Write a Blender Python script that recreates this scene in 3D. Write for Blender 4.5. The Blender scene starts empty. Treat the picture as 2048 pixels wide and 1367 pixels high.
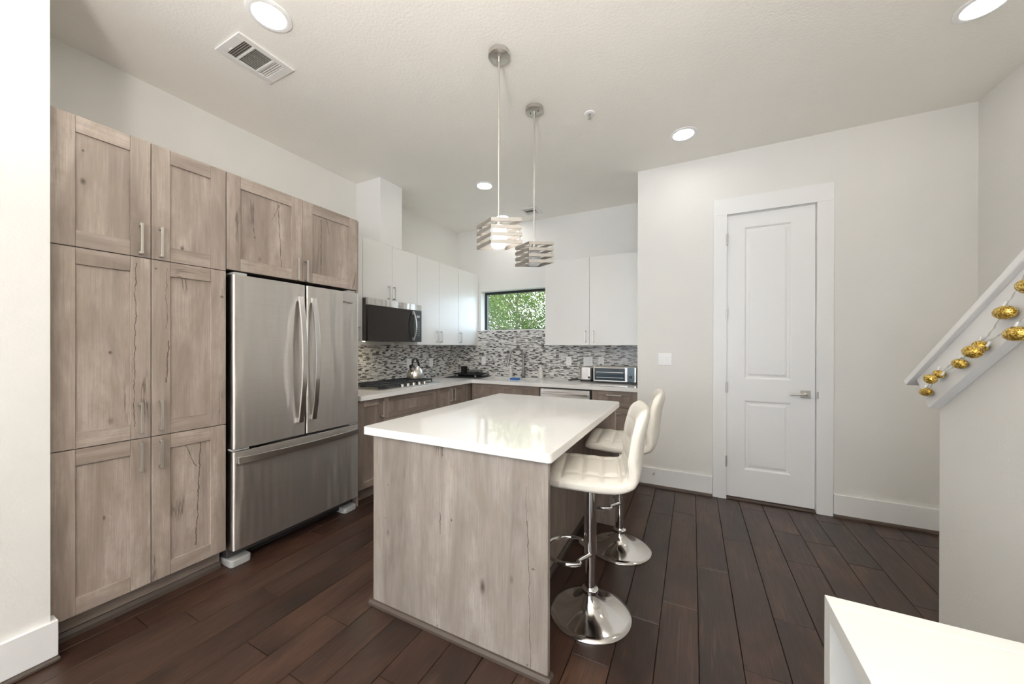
import bpy, bmesh, math, random
from math import sin, cos, pi, radians, sqrt
from mathutils import Vector, Matrix, noise
random.seed(7)
C = bpy.context.scene.collection
SC = bpy.context.scene

# ------------------------------------------------------------------ camera, world, large lights, exposure
F, YAW, PITCH, ROLL, CY, EYE = 715.52, 0.467258, 0.00207077, -0.00190193, 692.87, 1.335
fw = Vector((-sin(YAW), cos(YAW), 0)); rt = Vector((cos(YAW), sin(YAW), 0)); dn = Vector((0, 0, -1))
f2 = fw*cos(PITCH) + dn*sin(PITCH); d2 = dn*cos(PITCH) - fw*sin(PITCH)
r2 = rt*cos(ROLL) + d2*sin(ROLL); d3 = d2*cos(ROLL) - rt*sin(ROLL)
cam = bpy.data.objects.new('camera', bpy.data.cameras.new('camera')); C.objects.link(cam)
M = Matrix.Identity(4)
for i in range(3):
    M[i][0], M[i][1], M[i][2] = r2[i], -d3[i], -f2[i]
M[2][3] = EYE
cam.matrix_world = M
cam.data.sensor_fit = 'HORIZONTAL'; cam.data.sensor_width = 36; cam.data.lens = 36*F/2048
cam.data.shift_y = (CY - 683.5)/2048
cam.data.clip_start = 0.02
SC.camera = cam

SC.view_settings.view_transform = 'Standard'; SC.view_settings.look = 'None'
SC.view_settings.gamma = 1; SC.view_settings.use_curve_mapping = False
SC.view_settings.exposure = 1.12
SC.cycles.use_denoising = True
SC.cycles.use_adaptive_sampling = True
SC.cycles.max_bounces = 10; SC.cycles.diffuse_bounces = 6; SC.cycles.glossy_bounces = 5
SC.cycles.transmission_bounces = 8; SC.cycles.transparent_max_bounces = 12
SC.cycles.sample_clamp_indirect = 6; SC.cycles.caustics_reflective = False; SC.cycles.caustics_refractive = False

w = bpy.data.worlds.new('world'); SC.world = w; w.use_nodes = True
wn = w.node_tree; bg = wn.nodes['Background']
tc = wn.nodes.new('ShaderNodeTexCoord'); nz = wn.nodes.new('ShaderNodeTexNoise'); rp = wn.nodes.new('ShaderNodeValToRGB')
nz.inputs['Scale'].default_value = 3; nz.inputs['Detail'].default_value = 4
rp.color_ramp.elements[0].position = .42; rp.color_ramp.elements[0].color = (.55, .75, 1, 1)
rp.color_ramp.elements[1].position = .6; rp.color_ramp.elements[1].color = (1, 1, 1, 1)
wn.links.new(tc.outputs['Generated'], nz.inputs['Vector']); wn.links.new(nz.outputs['Fac'], rp.inputs['Fac'])
wn.links.new(rp.outputs['Color'], bg.inputs['Color']); bg.inputs['Strength'].default_value = 2.7

def area(name, loc, rot, sx, sy, power, col, spread=pi):
    l = bpy.data.lights.new(name, 'AREA'); l.shape = 'RECTANGLE'; l.size = sx; l.size_y = sy
    l.energy = power; l.color = col; l.spread = spread
    o = bpy.data.objects.new(name, l); C.objects.link(o); o.location = loc; o.rotation_euler = rot
    return o
# daylight entering by the living room windows behind the camera and by the kitchen window
area('daylight_living_window', (-1.2, -4.38, 1.55), (radians(90), 0, 0), 1.7, 2.1, 3, (.93, .96, 1))
area('daylight_living_window.001', (0.9, -4.38, 1.55), (radians(90), 0, 0), 1.3, 2.1, 2.5, (.93, .96, 1))
# added fill at those windows, aimed upward to brighten the ceiling
area('added_ceiling_fill', (-1.2, -4.36, 1.0), (radians(145), 0, 0), 1.7, 1.0, 6, (1, .99, .98))
area('added_ceiling_fill.001', (0.9, -4.36, 1.0), (radians(145), 0, 0), 1.3, 1.0, 6, (1, .99, .98))
# two uplights added out of view behind the camera to brighten the ceiling
area('added_uplight', (-.10, -.98, 1.50), (radians(180), 0, 0), .3, .3, 58, (1, .96, .90), radians(163))
area('added_uplight.001', (.30, -2.2, 1.50), (radians(180), 0, 0), .3, .3, 42, (1, .96, .90), radians(169))
pt = area('sky_portal', (-2.13, 4.60, 1.84), (radians(-90), 0, 0), 1.2, .5, 1, (1, 1, 1)); pt.data.cycles.is_portal = True

# ------------------------------------------------------------------ materials
def srgb(r, g, b):
    f = lambda c: (c/255/12.92) if c/255 <= .04045 else ((c/255+.055)/1.055)**2.4
    return (f(r), f(g), f(b), 1)
class NT:
    def __init__(s, name):
        s.m = bpy.data.materials.new(name); s.m.use_nodes = True; s.t = s.m.node_tree
        s.b = s.t.nodes['Principled BSDF']; s.out = s.t.nodes['Material Output']
    def n(s, typ, props=None, **ins):
        n = s.t.nodes.new(typ)
        for k, v in (props or {}).items(): setattr(n, k, v)
        for k, v in ins.items():
            k = k.replace('_', ' ')
            sock = n.inputs[int(k[1:])] if k[0] == 'i' and k[1:].isdigit() else n.inputs[k]
            s.set(sock, v)
        return n
    def set(s, sock, v):
        if isinstance(v, bpy.types.NodeSocket): s.t.links.new(v, sock)
        elif isinstance(v, bpy.types.Node): s.t.links.new(v.outputs[0], sock)
        else: sock.default_value = v
    def math(s, op, a, b=0.0, c=0.0):
        n = s.t.nodes.new('ShaderNodeMath'); n.operation = op
        s.set(n.inputs[0], a); s.set(n.inputs[1], b); s.set(n.inputs[2], c)
        return n.outputs[0]
    def mix(s, f, a, b, mode='MIX'):
        n = s.t.nodes.new('ShaderNodeMix'); n.data_type = 'RGBA'; n.blend_type = mode
        s.set(n.inputs[0], f); s.set(n.inputs[6], a); s.set(n.inputs[7], b)
        return n.outputs[2]
    def ramp(s, f, stops, interp='LINEAR'):
        n = s.t.nodes.new('ShaderNodeValToRGB'); cr = n.color_ramp; cr.interpolation = interp
        while len(cr.elements) < len(stops): cr.elements.new(.5)
        for e, (p, c) in zip(cr.elements, stops):
            e.position = p; e.color = c if hasattr(c, '__len__') else (c, c, c, 1)
        s.set(n.inputs[0], f); return n.outputs[0]
    def obj(s, scale=(1, 1, 1), rnd=0.0):
        t = s.t.nodes.new('ShaderNodeTexCoord').outputs['Object']
        if rnd:
            oi = s.t.nodes.new('ShaderNodeObjectInfo').outputs['Random']
            k = s.math('MULTIPLY', oi, rnd)
            cb = s.n('ShaderNodeCombineXYZ', X=k, Y=k, Z=k)
            va = s.n('ShaderNodeVectorMath', {'operation': 'ADD'}, i0=t, i1=cb); t = va.outputs[0]
        mp = s.n('ShaderNodeMapping', Vector=t, Scale=scale)
        return mp.outputs[0]
    def noise(s, vec, scale, detail=3, rough=.5, dist=0):
        n = s.n('ShaderNodeTexNoise', Vector=vec, Scale=scale, Detail=detail, Roughness=rough, Distortion=dist)
        return n.outputs['Fac']
    def bump(s, h, strength, dist=.01):
        n = s.n('ShaderNodeBump', Height=h, Strength=strength, Distance=dist)
        s.t.links.new(n.outputs[0], s.b.inputs['Normal']); return n
    def p(s, **kw):
        for k, v in kw.items(): s.set(s.b.inputs[k.replace('_', ' ')], v)
        return s.m
MAT = {}
def simple(name, col, rough=.5, metal=0, bump=None, **kw):
    t = NT(name); t.p(Base_Color=col, Roughness=rough, Metallic=metal, **kw)
    if bump:
        t.bump(t.noise(t.obj(), bump[0], 3), bump[1], .004)
    MAT[name] = t.m; return t.m

def paint(name, col, sc=160, st=.22):
    t = NT(name)
    h = t.noise(t.obj(), sc, 3, .55)
    big = t.noise(t.obj(), 1.3, 2)
    c = t.mix(t.ramp(big, [(.3, 0), (.7, 1)]), col, tuple(x*.965 for x in col[:3])+(1,))
    t.p(Base_Color=c, Roughness=.62); t.bump(h, st, .004); MAT[name] = t.m
paint('wall_paint', (.80, .79, .765, 1), 110, .28)
paint('ceiling_paint', (.93, .905, .855, 1), 75, .4)
simple('trim_white', (.84, .84, .84, 1), .38)
simple('cabinet_white', (.84, .835, .82, 1), .3)
simple('plate_white', (.9, .9, .9, 1), .35)
simple('shade_nickel', (.40, .375, .345, 1), .55, .8)
simple('faucet_steel', (.27, .26, .25, 1), .3, .85)

def crack_mask(t, axis, cracks, knots):
    # long splits and knots printed at fixed places of the laminate: (u, z0, z1, width, lean), (u, z, half width, half height)
    pos = t.t.nodes.new('ShaderNodeNewGeometry').outputs['Position']
    sp = t.n('ShaderNodeSeparateXYZ', Vector=pos); u = sp.outputs[axis]; z = sp.outputs[2]
    zz = t.n('ShaderNodeCombineXYZ', X=0.0, Y=0.0, Z=z)
    wob = t.math('ADD', t.math('MULTIPLY', t.math('SUBTRACT', t.noise(zz.outputs[0], 9, 3, .6), .5), .035), t.math('MULTIPLY', t.math('SUBTRACT', t.noise(zz.outputs[0], 55, 2), .5), .008))
    thick = t.ramp(t.noise(zz.outputs[0], 16, 2), [(.35, .25), (.65, 1)])
    tot = 0.0
    for u0, z0, z1, wd_, lean in cracks:
        c0 = t.math('ADD', t.math('ADD', wob, u0), t.math('MULTIPLY', t.math('SUBTRACT', z, (z0+z1)/2), lean))
        d = t.math('ABSOLUTE', t.math('SUBTRACT', u, c0))
        line = t.math('SUBTRACT', 1.0, t.math('MINIMUM', t.math('DIVIDE', d, t.math('MULTIPLY', thick, wd_)), 1.0))
        rng = t.math('MULTIPLY', t.math('GREATER_THAN', z, z0), t.math('LESS_THAN', z, z1))
        tot = t.math('MAXIMUM', tot, t.math('MULTIPLY', line, rng))
    for u0, z0, a, b in knots:
        du = t.math('DIVIDE', t.math('SUBTRACT', u, u0), a); dz = t.math('DIVIDE', t.math('SUBTRACT', z, z0), b)
        rr = t.math('SQRT', t.math('ADD', t.math('MULTIPLY', du, du), t.math('MULTIPLY', dz, dz)))
        tot = t.math('MAXIMUM', tot, t.math('MULTIPLY', t.math('SUBTRACT', 1.0, t.math('MINIMUM', rr, 1.0)), .9))
    return tot
def laminate(name, kind, tone=(1, 1, 1), rnd=37.0, cracks=None):
    t = NT(name)
    sc = {'v': (1, 1, .14), 'hy': (1, .14, 1), 'hx': (.14, 1, 1)}[kind]
    sf = {'v': (1, 1, .02), 'hy': (1, .02, 1), 'hx': (.02, 1, 1)}[kind]
    v = t.obj(sc, rnd); vf = t.obj(sf, rnd)
    patch = t.noise(v, 7.5, 4, .62, .5)
    streak = t.noise(vf, 260, 3, .7)
    base = t.ramp(patch, [(.32, (.20*tone[0], .155*tone[1], .132*tone[2], 1)), (.48, (.36*tone[0], .292*tone[1], .252*tone[2], 1)), (.64, (.47*tone[0], .395*tone[1], .345*tone[2], 1))])
    blot = t.noise(t.obj((1, 1, .5), rnd), 11, 5, .7)
    c = t.mix(t.ramp(blot, [(.42, 0), (.66, .75)]), base, (.30*tone[0], .235*tone[1], .19*tone[2], 1))
    c = t.mix(t.ramp(streak, [(.35, .45), (.60, 0)]), c, (.20*tone[0], .18*tone[1], .15*tone[2], 1))
    # cracks: thin meandering dark lines in a few places
    cn = t.noise(t.obj({'v': (1, 1, .09), 'hy': (1, .09, 1), 'hx': (.09, 1, 1)}[kind], rnd*1.7), 4.2, 6, .58, .1)
    line = t.math('ABSOLUTE', t.math('SUBTRACT', cn, .5))
    lm = t.ramp(line, [(.0, 1), (.009, .0)])
    mask = t.ramp(t.noise(t.obj((1, 1, .6), rnd*1.3), 3.1, 2), [(.60, 0), (.68, 1)])
    c = t.mix(t.math('MULTIPLY', t.math('MULTIPLY', lm, mask), .8), c, (.07, .05, .042, 1))
    # knots
    vo = t.n('ShaderNodeTexVoronoi', {'feature': 'F1'}, Vector=t.obj({'v': (1, 1, .55), 'hy': (1, .55, 1), 'hx': (.55, 1, 1)}[kind], rnd), Scale=5.0)
    kn = t.ramp(vo.outputs['Distance'], [(.02, 1), (.065, 0)])
    c = t.mix(t.math('MULTIPLY', kn, .55), c, (.10, .07, .058, 1))
    if cracks:
        m_ = crack_mask(t, *cracks); c = t.mix(t.math('MINIMUM', t.math('MULTIPLY', m_, 1.15), .9), c, (.055, .04, .034, 1))
    t.p(Base_Color=c, Roughness=.42); t.bump(streak, .06, .002); MAT[name] = t.m
ISL_CRACKS = [(-.605, .60, .76, .002, -.02), (-.592, .02, .62, .0030, -.03), (-1.065, .06, .16, .002, 0), (-1.045, .46, .56, .004, 0)]
ISL_KNOTS = [(-.814, .285, .017, .045), (-.98, .54, .006, .010), (-.575, .43, .010, .006), (-1.375, .63, .004, .008), (-1.06, .03, .006, .006), (-.60, .03, .006, .008), (-1.03, .83, .005, .005), (-1.39, .46, .004, .005)]
TALL = (1, [(.742, .93, 1.745, .0035, .01), (.862, 1.42, 1.74, .0022, 0), (.866, 1.14, 1.36, .006, .05), (1.0, .22, .79, .0055, .04), (.965, .66, .80, .0045, -.35),
            (1.445, 1.85, 2.28, .0045, -.06), (1.42, 2.16, 2.28, .003, .45), (1.745, 1.90, 2.27, .0055, .0), (1.80, 2.18, 2.29, .003, -.2), (2.03, 1.80, 1.93, .006, .25)],
        [(.575, 2.08, .012, .02), (.575, 2.22, .006, .008), (.66, 1.30, .01, .012), (.82, 1.73, .008, .008), (.93, 1.86, .012, .02), (1.29, 2.02, .006, .008), (.64, .52, .006, .016), (1.11, 1.62, .014, .01)])
for k in ('v', 'hy', 'hx'):
    laminate('laminate_'+k, k, (1.05, 1.06, 1.08), cracks=TALL if k == 'v' else None)
laminate('base_laminate_v', 'v', (.82, .80, .80)); laminate('base_laminate_hy', 'hy', (.82, .80, .80)); laminate('base_laminate_hx', 'hx', (.82, .80, .80))  # darker laminate copy; the shade on the base run is put into its tone
laminate('island_laminate', 'v', (.94, 1.01, 1.08), 11.0, (0, ISL_CRACKS, ISL_KNOTS))
simple('laminate_edge', (.33, .27, .23, 1), .5)

t = NT('quartz')
mott = t.noise(t.obj(), 3.5, 5, .6); sp = t.noise(t.obj(), 300, 2)
c = t.mix(t.ramp(mott, [(.4, 0), (.7, .09)]), (.9, .89, .875, 1), (.78, .77, .75, 1))
c = t.mix(t.ramp(sp, [(.66, 0), (.72, .25)]), c, (.5, .48, .45, 1))
t.p(Base_Color=c, Roughness=.055); MAT['quartz'] = t.m

def brushed(name, col, rough, tang, fine):
    t = NT(name)
    n = t.noise(t.obj(fine), 1.0, 3, .6)
    c = t.mix(t.ramp(n, [(.3, 0), (.7, 1)]), tuple(x*.9 for x in col)+(1,), tuple(col)+(1,))
    w_ = t.noise(t.obj((1, 4.5, .55)), 1.6, 2)
    tv = t.n('ShaderNodeCombineXYZ', X=tang[0], Y=tang[1], Z=tang[2])
    t.p(Base_Color=c, Metallic=1, Roughness=rough, Anisotropic=.88, Tangent=tv)
    t.bump(w_, .9, .03)
    MAT[name] = t.m
brushed('steel_brushed', (.80, .77, .74), .42, (0, 0, 1), (400, 3, 900))
brushed('steel_front', (.80, .78, .76), .33, (0, 0, 1), (3, 400, 900))
simple('steel_plain', (.62, .60, .58, 1), .28, 1)
simple('nickel', (.60, .57, .53, 1), .34, .9)
simple('nickel_light', (.56, .53, .48, 1), .38, .85)
simple('chrome', (.82, .82, .82, 1), .05, 1)
simple('chrome_worn', (.74, .72, .70, 1), .12, 1, bump=(9, .12))
simple('dark_plastic', (.02, .02, .021, 1), .35)
simple('black_iron', (.025, .028, .033, 1), .5)
simple('black_gap', (.006, .006, .006, 1), .8)
simple('body_gray', (.10, .095, .09, 1), .45, .3)
simple('foot_gray', (.42, .42, .42, 1), .45)
simple('black_glass', (.02, .016, .014, 1), .07, Specular_IOR_Level=.35)
simple('panel_glass', (.055, .065, .07, 1), .12)
simple('oven_glass', (.05, .075, .095, 1), .06)
simple('display_blue', (.10, .16, .2, 1), .2)
simple('ink', (.06, .06, .06, 1), .4)
simple('button_grey', (.4, .42, .43, 1), .5)
simple('frame_black', (.012, .013, .012, 1), .4)
simple('rubber_mat', (.022, .021, .022, 1), .8)
simple('cloth_black', (.008, .008, .008, 1), .9)
simple('cloth_grey', (.13, .125, .12, 1), .9, bump=(60, .6))
simple('sponge_blue', (.03, .13, .38, 1), .8, bump=(120, .5))
simple('vent_white', (.80, .79, .77, 1), .45)
simple('vent_dark', (.16, .15, .13, 1), .8)
simple('shelf_white', (.80, .80, .78, 1), .45)
simple('shoe_wood', (.085, .06, .045, 1), .5)
simple('shoe_grey', (.075, .058, .048, 1), .5)
simple('wire_clear', (.62, .62, .6, 1), .3)
simple('bark', (.10, .075, .055, 1), .9)
simple('ground_far', (.12, .15, .07, 1), .9)
simple('tread_wood', (.05, .028, .02, 1), .4)
t = NT('leather')
wr = t.noise(t.obj((1, 1, 1)), 34, 4, .55, .6); fi = t.noise(t.obj(), 420, 2)
t.p(Base_Color=(.80, .765, .70, 1), Roughness=.4)
h = t.math('ADD', t.math('MULTIPLY', wr, .9), t.math('MULTIPLY', fi, .12)); t.bump(h, .22, .008); MAT['leather'] = t.m
t = NT('gold_glitter')
vo = t.n('ShaderNodeTexVoronoi', {'feature': 'F1'}, Vector=t.obj(), Scale=330.0)
cc = t.ramp(vo.outputs['Color'], [(.25, (.22, .12, .01, 1)), (.5, (.55, .34, .05, 1)), (.8, (.95, .72, .22, 1))])
t.p(Base_Color=cc, Metallic=.7, Roughness=.35); t.bump(vo.outputs['Color'], .8, .004); MAT['gold_glitter'] = t.m
def emit(name, col, s):
    t = NT(name); t.p(Base_Color=(.9, .9, .9, 1), Emission_Color=col, Emission_Strength=s); MAT[name] = t.m
emit('downlight_glow', (1, .97, .91, 1), 18)
emit('bulb_glow', (1, .93, .82, 1), 1.7)
emit('hood_lamp', (1, .85, .6, 1), 45)
t = NT('frosted_glass'); t.p(Base_Color=(.86, .88, .9, 1), Roughness=.3, Transmission_Weight=.25); MAT['frosted_glass'] = t.m
t = NT('soap_plastic'); t.p(Base_Color=(.80, .78, .74, 1), Roughness=.25, Transmission_Weight=.2); MAT['soap_plastic'] = t.m
t = NT('window_glass')
g = t.n('ShaderNodeBsdfGlossy', Color=(1, 1, 1, 1), Roughness=.02); tr = t.n('ShaderNodeBsdfTransparent', Color=(.95, .98, .97, 1))
mx = t.n('ShaderNodeMixShader', i0=.05, i1=tr, i2=g); t.t.links.new(mx.outputs[0], t.out.inputs['Surface']); MAT['window_glass'] = t.m
t = NT('leaf')
oi = t.n('ShaderNodeAttribute', {'attribute_name': 'tone'}).outputs['Fac']
lc = t.ramp(oi, [(0, (.035, .07, .03, 1)), (.5, (.10, .16, .035, 1)), (1, (.22, .27, .06, 1))])
df = t.n('ShaderNodeBsdfDiffuse', Color=lc); tl = t.n('ShaderNodeBsdfTranslucent', Color=lc)
mx = t.n('ShaderNodeMixShader', i0=.5, i1=df, i2=tl); t.t.links.new(mx.outputs[0], t.out.inputs['Surface']); MAT['leaf'] = t.m

# hickory floor
t = NT('floor_wood')
at = t.n('ShaderNodeAttribute', {'attribute_name': 'tone'}).outputs['Fac']
k = t.math('MULTIPLY', at, 53.0)
cb = t.n('ShaderNodeCombineXYZ', X=k, Y=k, Z=k)
def fv(sc_):
    o = t.t.nodes.new('ShaderNodeTexCoord').outputs['Object']
    a = t.n('ShaderNodeVectorMath', {'operation': 'ADD'}, i0=o, i1=cb)
    return t.n('ShaderNodeMapping', Vector=a, Scale=sc_).outputs[0]
cloud = t.noise(fv((1, .42, 1)), 4.2, 4, .6, .6)
grain = t.noise(fv((1, .035, 1)), 150, 4, .7, .3)
wave = t.noise(fv((1, .3, 1)), 9, 2, .5)
base = t.ramp(cloud, [(.32, (.013, .0065, .0045, 1)), (.5, (.044, .0205, .0125, 1)), (.68, (.098, .047, .029, 1))])
base = t.mix(t.math('MULTIPLY', at, .5), base, (.068, .036, .025, 1))
base = t.mix(t.ramp(at, [(.0, .5), (.35, 0)]), base, (.022, .014, .011, 1))
c = t.mix(t.ramp(grain, [(.34, .55), (.6, 0)]), base, (.015, .008, .006, 1))
scr = t.noise(fv((1, .05, 1)), 30, 3, .6, .5)
c = t.mix(t.ramp(scr, [(.64, 0), (.76, .4)]), c, (.20, .13, .095, 1))
t.p(Base_Color=c, Roughness=t.ramp(grain, [(.3, .42), (.7, .30)]), Specular_IOR_Level=.55)
hh = t.math('ADD', t.math('MULTIPLY', wave, 1.0), t.math('MULTIPLY', grain, .1)); t.bump(hh, .28, .012)
MAT['floor_wood'] = t.m

def mosaic(name, horiz):
    t = NT(name)
    o = t.t.nodes.new('ShaderNodeTexCoord').outputs['Object']
    s_ = t.n('ShaderNodeSeparateXYZ', Vector=o)
    u = s_.outputs[horiz]; z = s_.outputs[2]
    rz = t.math('DIVIDE', z, .0108); row = t.math('FLOOR', rz); fz = t.math('FRACT', rz)
    wn1 = t.n('ShaderNodeTexWhiteNoise', {'noise_dimensions': '1D'}, W=row)
    wid = t.math('ADD', t.math('MULTIPLY', wn1.outputs['Value'], .022), .034)
    uu = t.math('DIVIDE', t.math('ADD', u, t.math('MULTIPLY', wn1.outputs['Value'], 7.31)), wid)
    col = t.math('FLOOR', uu); fu = t.math('FRACT', uu)
    cb = t.n('ShaderNodeCombineXYZ', X=col, Y=row, Z=0.0)
    w2 = t.n('ShaderNodeTexWhiteNoise', {'noise_dimensions': '2D'}, Vector=cb)
    v = w2.outputs['Value']
    c = t.ramp(v, [(0, (.045, .04, .038, 1)), (.12, (.10, .092, .088, 1)), (.24, (.27, .26, .25, 1)), (.34, (.50, .49, .475, 1)), (.58, (.66, .65, .63, 1)), (.8, (.78, .77, .75, 1))], 'CONSTANT')
    m = t.math('MAXIMUM', t.math('GREATER_THAN', fz, .9), t.math('GREATER_THAN', fu, .965))
    c = t.mix(m, c, (.52, .51, .49, 1))
    t.p(Base_Color=c, Roughness=t.ramp(v, [(0, .12), (.36, .3)]))
    t.bump(t.math('SUBTRACT', 1.0, m), .3, .001); MAT[name] = t.m
mosaic('mosaic_side', 1); mosaic('mosaic_back', 0)

# ------------------------------------------------------------------ geometry helpers
W = {}
def mats(m): return [MAT[x] for x in ([m] if isinstance(m, str) else m)]
def thing(name, label, cat, loc=(0, 0, 0), group=None, kind=None, parent=None):
    o = bpy.data.objects.new(name, None); C.objects.link(o); o.location = loc
    o.empty_display_size = .1
    W[o] = Vector(loc)
    if label: o['label'] = label
    if cat: o['category'] = cat
    if group: o['group'] = group
    if kind: o['kind'] = kind
    return o
def obj(name, bm, m, parent=None, bevel=0, smooth=False, seg=2, label=None, loc=None, angle=35):
    off = W[parent] if parent else Vector(loc or (0, 0, 0))
    if off.length: bmesh.ops.translate(bm, verts=bm.verts, vec=-off)
    me = bpy.data.meshes.new(name); bm.to_mesh(me); bm.free()
    for x in mats(m): me.materials.append(x)
    o = bpy.data.objects.new(name, me); C.objects.link(o)
    if parent: o.parent = parent
    else: o.location = off
    W[o] = Vector(off)
    if smooth:
        for p_ in me.polygons: p_.use_smooth = True
        try: me.set_sharp_from_angle(angle=radians(angle))
        except Exception: pass
    if bevel:
        b = o.modifiers.new('bevel', 'BEVEL'); b.width = bevel; b.segments = seg; b.limit_method = 'ANGLE'; b.angle_limit = radians(40)
        b.harden_normals = False
    if label: o['label'] = label
    return o
def tag(o, label, cat, group=None, kind=None):
    o['label'] = label; o['category'] = cat
    if group: o['group'] = group
    if kind: o['kind'] = kind
    return o
def struct(name, bm, m, **k):
    o = obj(name, bm, m, **k); o['kind'] = 'structure'; return o
def BM(): return bmesh.new()
def box(bm, x0, x1, y0, y1, z0, z1, mi=0):
    x0, x1 = min(x0, x1), max(x0, x1); y0, y1 = min(y0, y1), max(y0, y1); z0, z1 = min(z0, z1), max(z0, z1)
    v = [bm.verts.new(p) for p in ((x0, y0, z0), (x1, y0, z0), (x1, y1, z0), (x0, y1, z0), (x0, y0, z1), (x1, y0, z1), (x1, y1, z1), (x0, y1, z1))]
    for f in ((0, 3, 2, 1), (4, 5, 6, 7), (0, 1, 5, 4), (1, 2, 6, 5), (2, 3, 7, 6), (3, 0, 4, 7)):
        bm.faces.new([v[i] for i in f]).material_index = mi
    return v
def lathe(bm, prof, c=(0, 0, 0), n=48, axis='z', mi=0):
    rings = []
    for r, h in prof:
        ring = []
        for i in range(n):
            a = 2*pi*i/n; p = (r*cos(a), r*sin(a), h)
            if axis == 'x': p = (h, r*cos(a), r*sin(a))
            if axis == 'y': p = (r*cos(a), h, r*sin(a))
            ring.append(bm.verts.new((p[0]+c[0], p[1]+c[1], p[2]+c[2])))
        rings.append(ring)
    for a, b in zip(rings, rings[1:]):
        for i in range(n):
            j = (i+1) % n
            bm.faces.new((a[i], a[j], b[j], b[i])).material_index = mi
    for ring in (rings[0], rings[-1]):
        try: bm.faces.new(ring).material_index = mi
        except ValueError: pass
    return rings
def tube(bm, pts, r, n=12, mi=0, closed=False, rs=None):
    pts = [Vector(p) for p in pts]; m = len(pts); rings = []
    up = Vector((0, 0, 1)); prev = None
    for i, p in enumerate(pts):
        a = pts[(i-1) % m] if (closed or i) else pts[0]; b = pts[(i+1) % m] if (closed or i < m-1) else pts[-1]
        t_ = (b-a).normalized()
        if prev is None:
            s_ = t_.cross(up)
            if s_.length < .05: s_ = t_.cross(Vector((1, 0, 0)))
        else: s_ = prev - t_*prev.dot(t_)
        s_.normalize(); prev = s_; q = t_.cross(s_)
        rr = rs[i] if rs else r
        rings.append([bm.verts.new(p + (s_*cos(2*pi*k_/n) + q*sin(2*pi*k_/n))*rr) for k_ in range(n)])
    for i in range(m if closed else m-1):
        a, b = rings[i], rings[(i+1) % m]
        for k_ in range(n):
            j = (k_+1) % n
            bm.faces.new((a[k_], a[j], b[j], b[k_])).material_index = mi
    if not closed:
        bm.faces.new(rings[0][::-1]).material_index = mi; bm.faces.new(rings[-1]).material_index = mi
def prism(bm, poly, a0, a1, axis, mi=0):
    """poly in the plane across axis: axis x -> (y,z), y -> (x,z), z -> (x,y)"""
    def P(u, v, a): return {'x': (a, u, v), 'y': (u, a, v), 'z': (u, v, a)}[axis]
    A = [bm.verts.new(P(u, v, a0)) for u, v in poly]; B = [bm.verts.new(P(u, v, a1)) for u, v in poly]
    n = len(poly)
    fs = [bm.faces.new(A[::-1]), bm.faces.new(B)]
    for i in range(n): fs.append(bm.faces.new((A[i], A[(i+1) % n], B[(i+1) % n], B[i])))
    for f in fs: f.material_index = mi
    bmesh.ops.recalc_face_normals(bm, faces=fs)
def rrect(x0, x1, y0, y1, r, n=6):
    pts = []
    for cx, cy, a0 in ((x1-r, y1-r, 0), (x0+r, y1-r, 90), (x0+r, y0+r, 180), (x1-r, y0+r, 270)):
        for i in range(n+1):
            a = radians(a0+90*i/n); pts.append((cx+r*cos(a), cy+r*sin(a)))
    return pts
def bez(pts, n=40):
    """Catmull-Rom through pts"""
    P_ = [Vector(p) for p in pts]; P_ = [P_[0]*2-P_[1]] + P_ + [P_[-1]*2-P_[-2]]; out = []
    seg = len(P_)-3
    for s in range(seg):
        p0, p1, p2, p3 = P_[s:s+4]
        k_ = max(2, n//seg)
        for i in range(k_):
            t_ = i/k_
            out.append(.5*((2*p1)+(-p0+p2)*t_+(2*p0-5*p1+4*p2-p3)*t_*t_+(-p0+3*p1-3*p2+p3)*t_**3))
    out.append(P_[-2]); return out
def text_mesh(name, body, size, parent, origin, xdir, ydir, m, shear=0.0, depth=.0006):
    cu = bpy.data.curves.new(name, 'FONT'); cu.body = body; cu.size = size; cu.extrude = depth; cu.shear = shear; cu.align_x = 'CENTER'; cu.resolution_u = 3
    to = bpy.data.objects.new(name+'_source', cu); C.objects.link(to)
    dg = bpy.context.evaluated_depsgraph_get(); me = bpy.data.meshes.new_from_object(to.evaluated_get(dg))
    C.objects.unlink(to); bpy.data.objects.remove(to)
    x = Vector(xdir).normalized(); y = Vector(ydir).normalized(); z = x.cross(y)
    o_ = Vector(origin) - W[parent]
    for v in me.vertices: c_ = v.co.copy(); v.co = o_ + x*c_.x + y*c_.y + z*c_.z
    me.materials.clear(); me.materials.append(MAT[m])
    o = bpy.data.objects.new(name, me); C.objects.link(o); o.parent = parent; W[o] = W[parent]; return o

# wall-facing frames: plane 'x' faces +x with u=y ; plane 'y' faces -y with u=x
def fb(bm, pl, u0, u1, z0, z1, d0, d1, mi=0):
    """box on a front plane; d = distance out of the plane coordinate base"""
    if pl[0] == 'x': box(bm, pl[1]+d0, pl[1]+d1, u0, u1, z0, z1, mi)
    else: box(bm, u0, u1, pl[1]-d0, pl[1]-d1, z0, z1, mi)
def pull(parent, pl, u, za, zb, horizontal=False, m='nickel', s=.010, off=.032):
    """bar pull standing off the plane: bar with two square posts"""
    bm = BM()
    if not horizontal:
        fb(bm, pl, u-s/2, u+s/2, za, zb, off-s*.7, off)
        for z in (za, zb-.013): fb(bm, pl, u-s*.6, u+s*.6, z, z+.013, 0, off-s*.5)
    else:
        fb(bm, pl, za, zb, u-s/2, u+s/2, off-s*.7, off)
        for q in (za, zb-.013): fb(bm, pl, q, q+.013, u-s*.6, u+s*.6, 0, off-s*.5)
    return obj('handle', bm, m, parent, bevel=.001)
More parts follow.
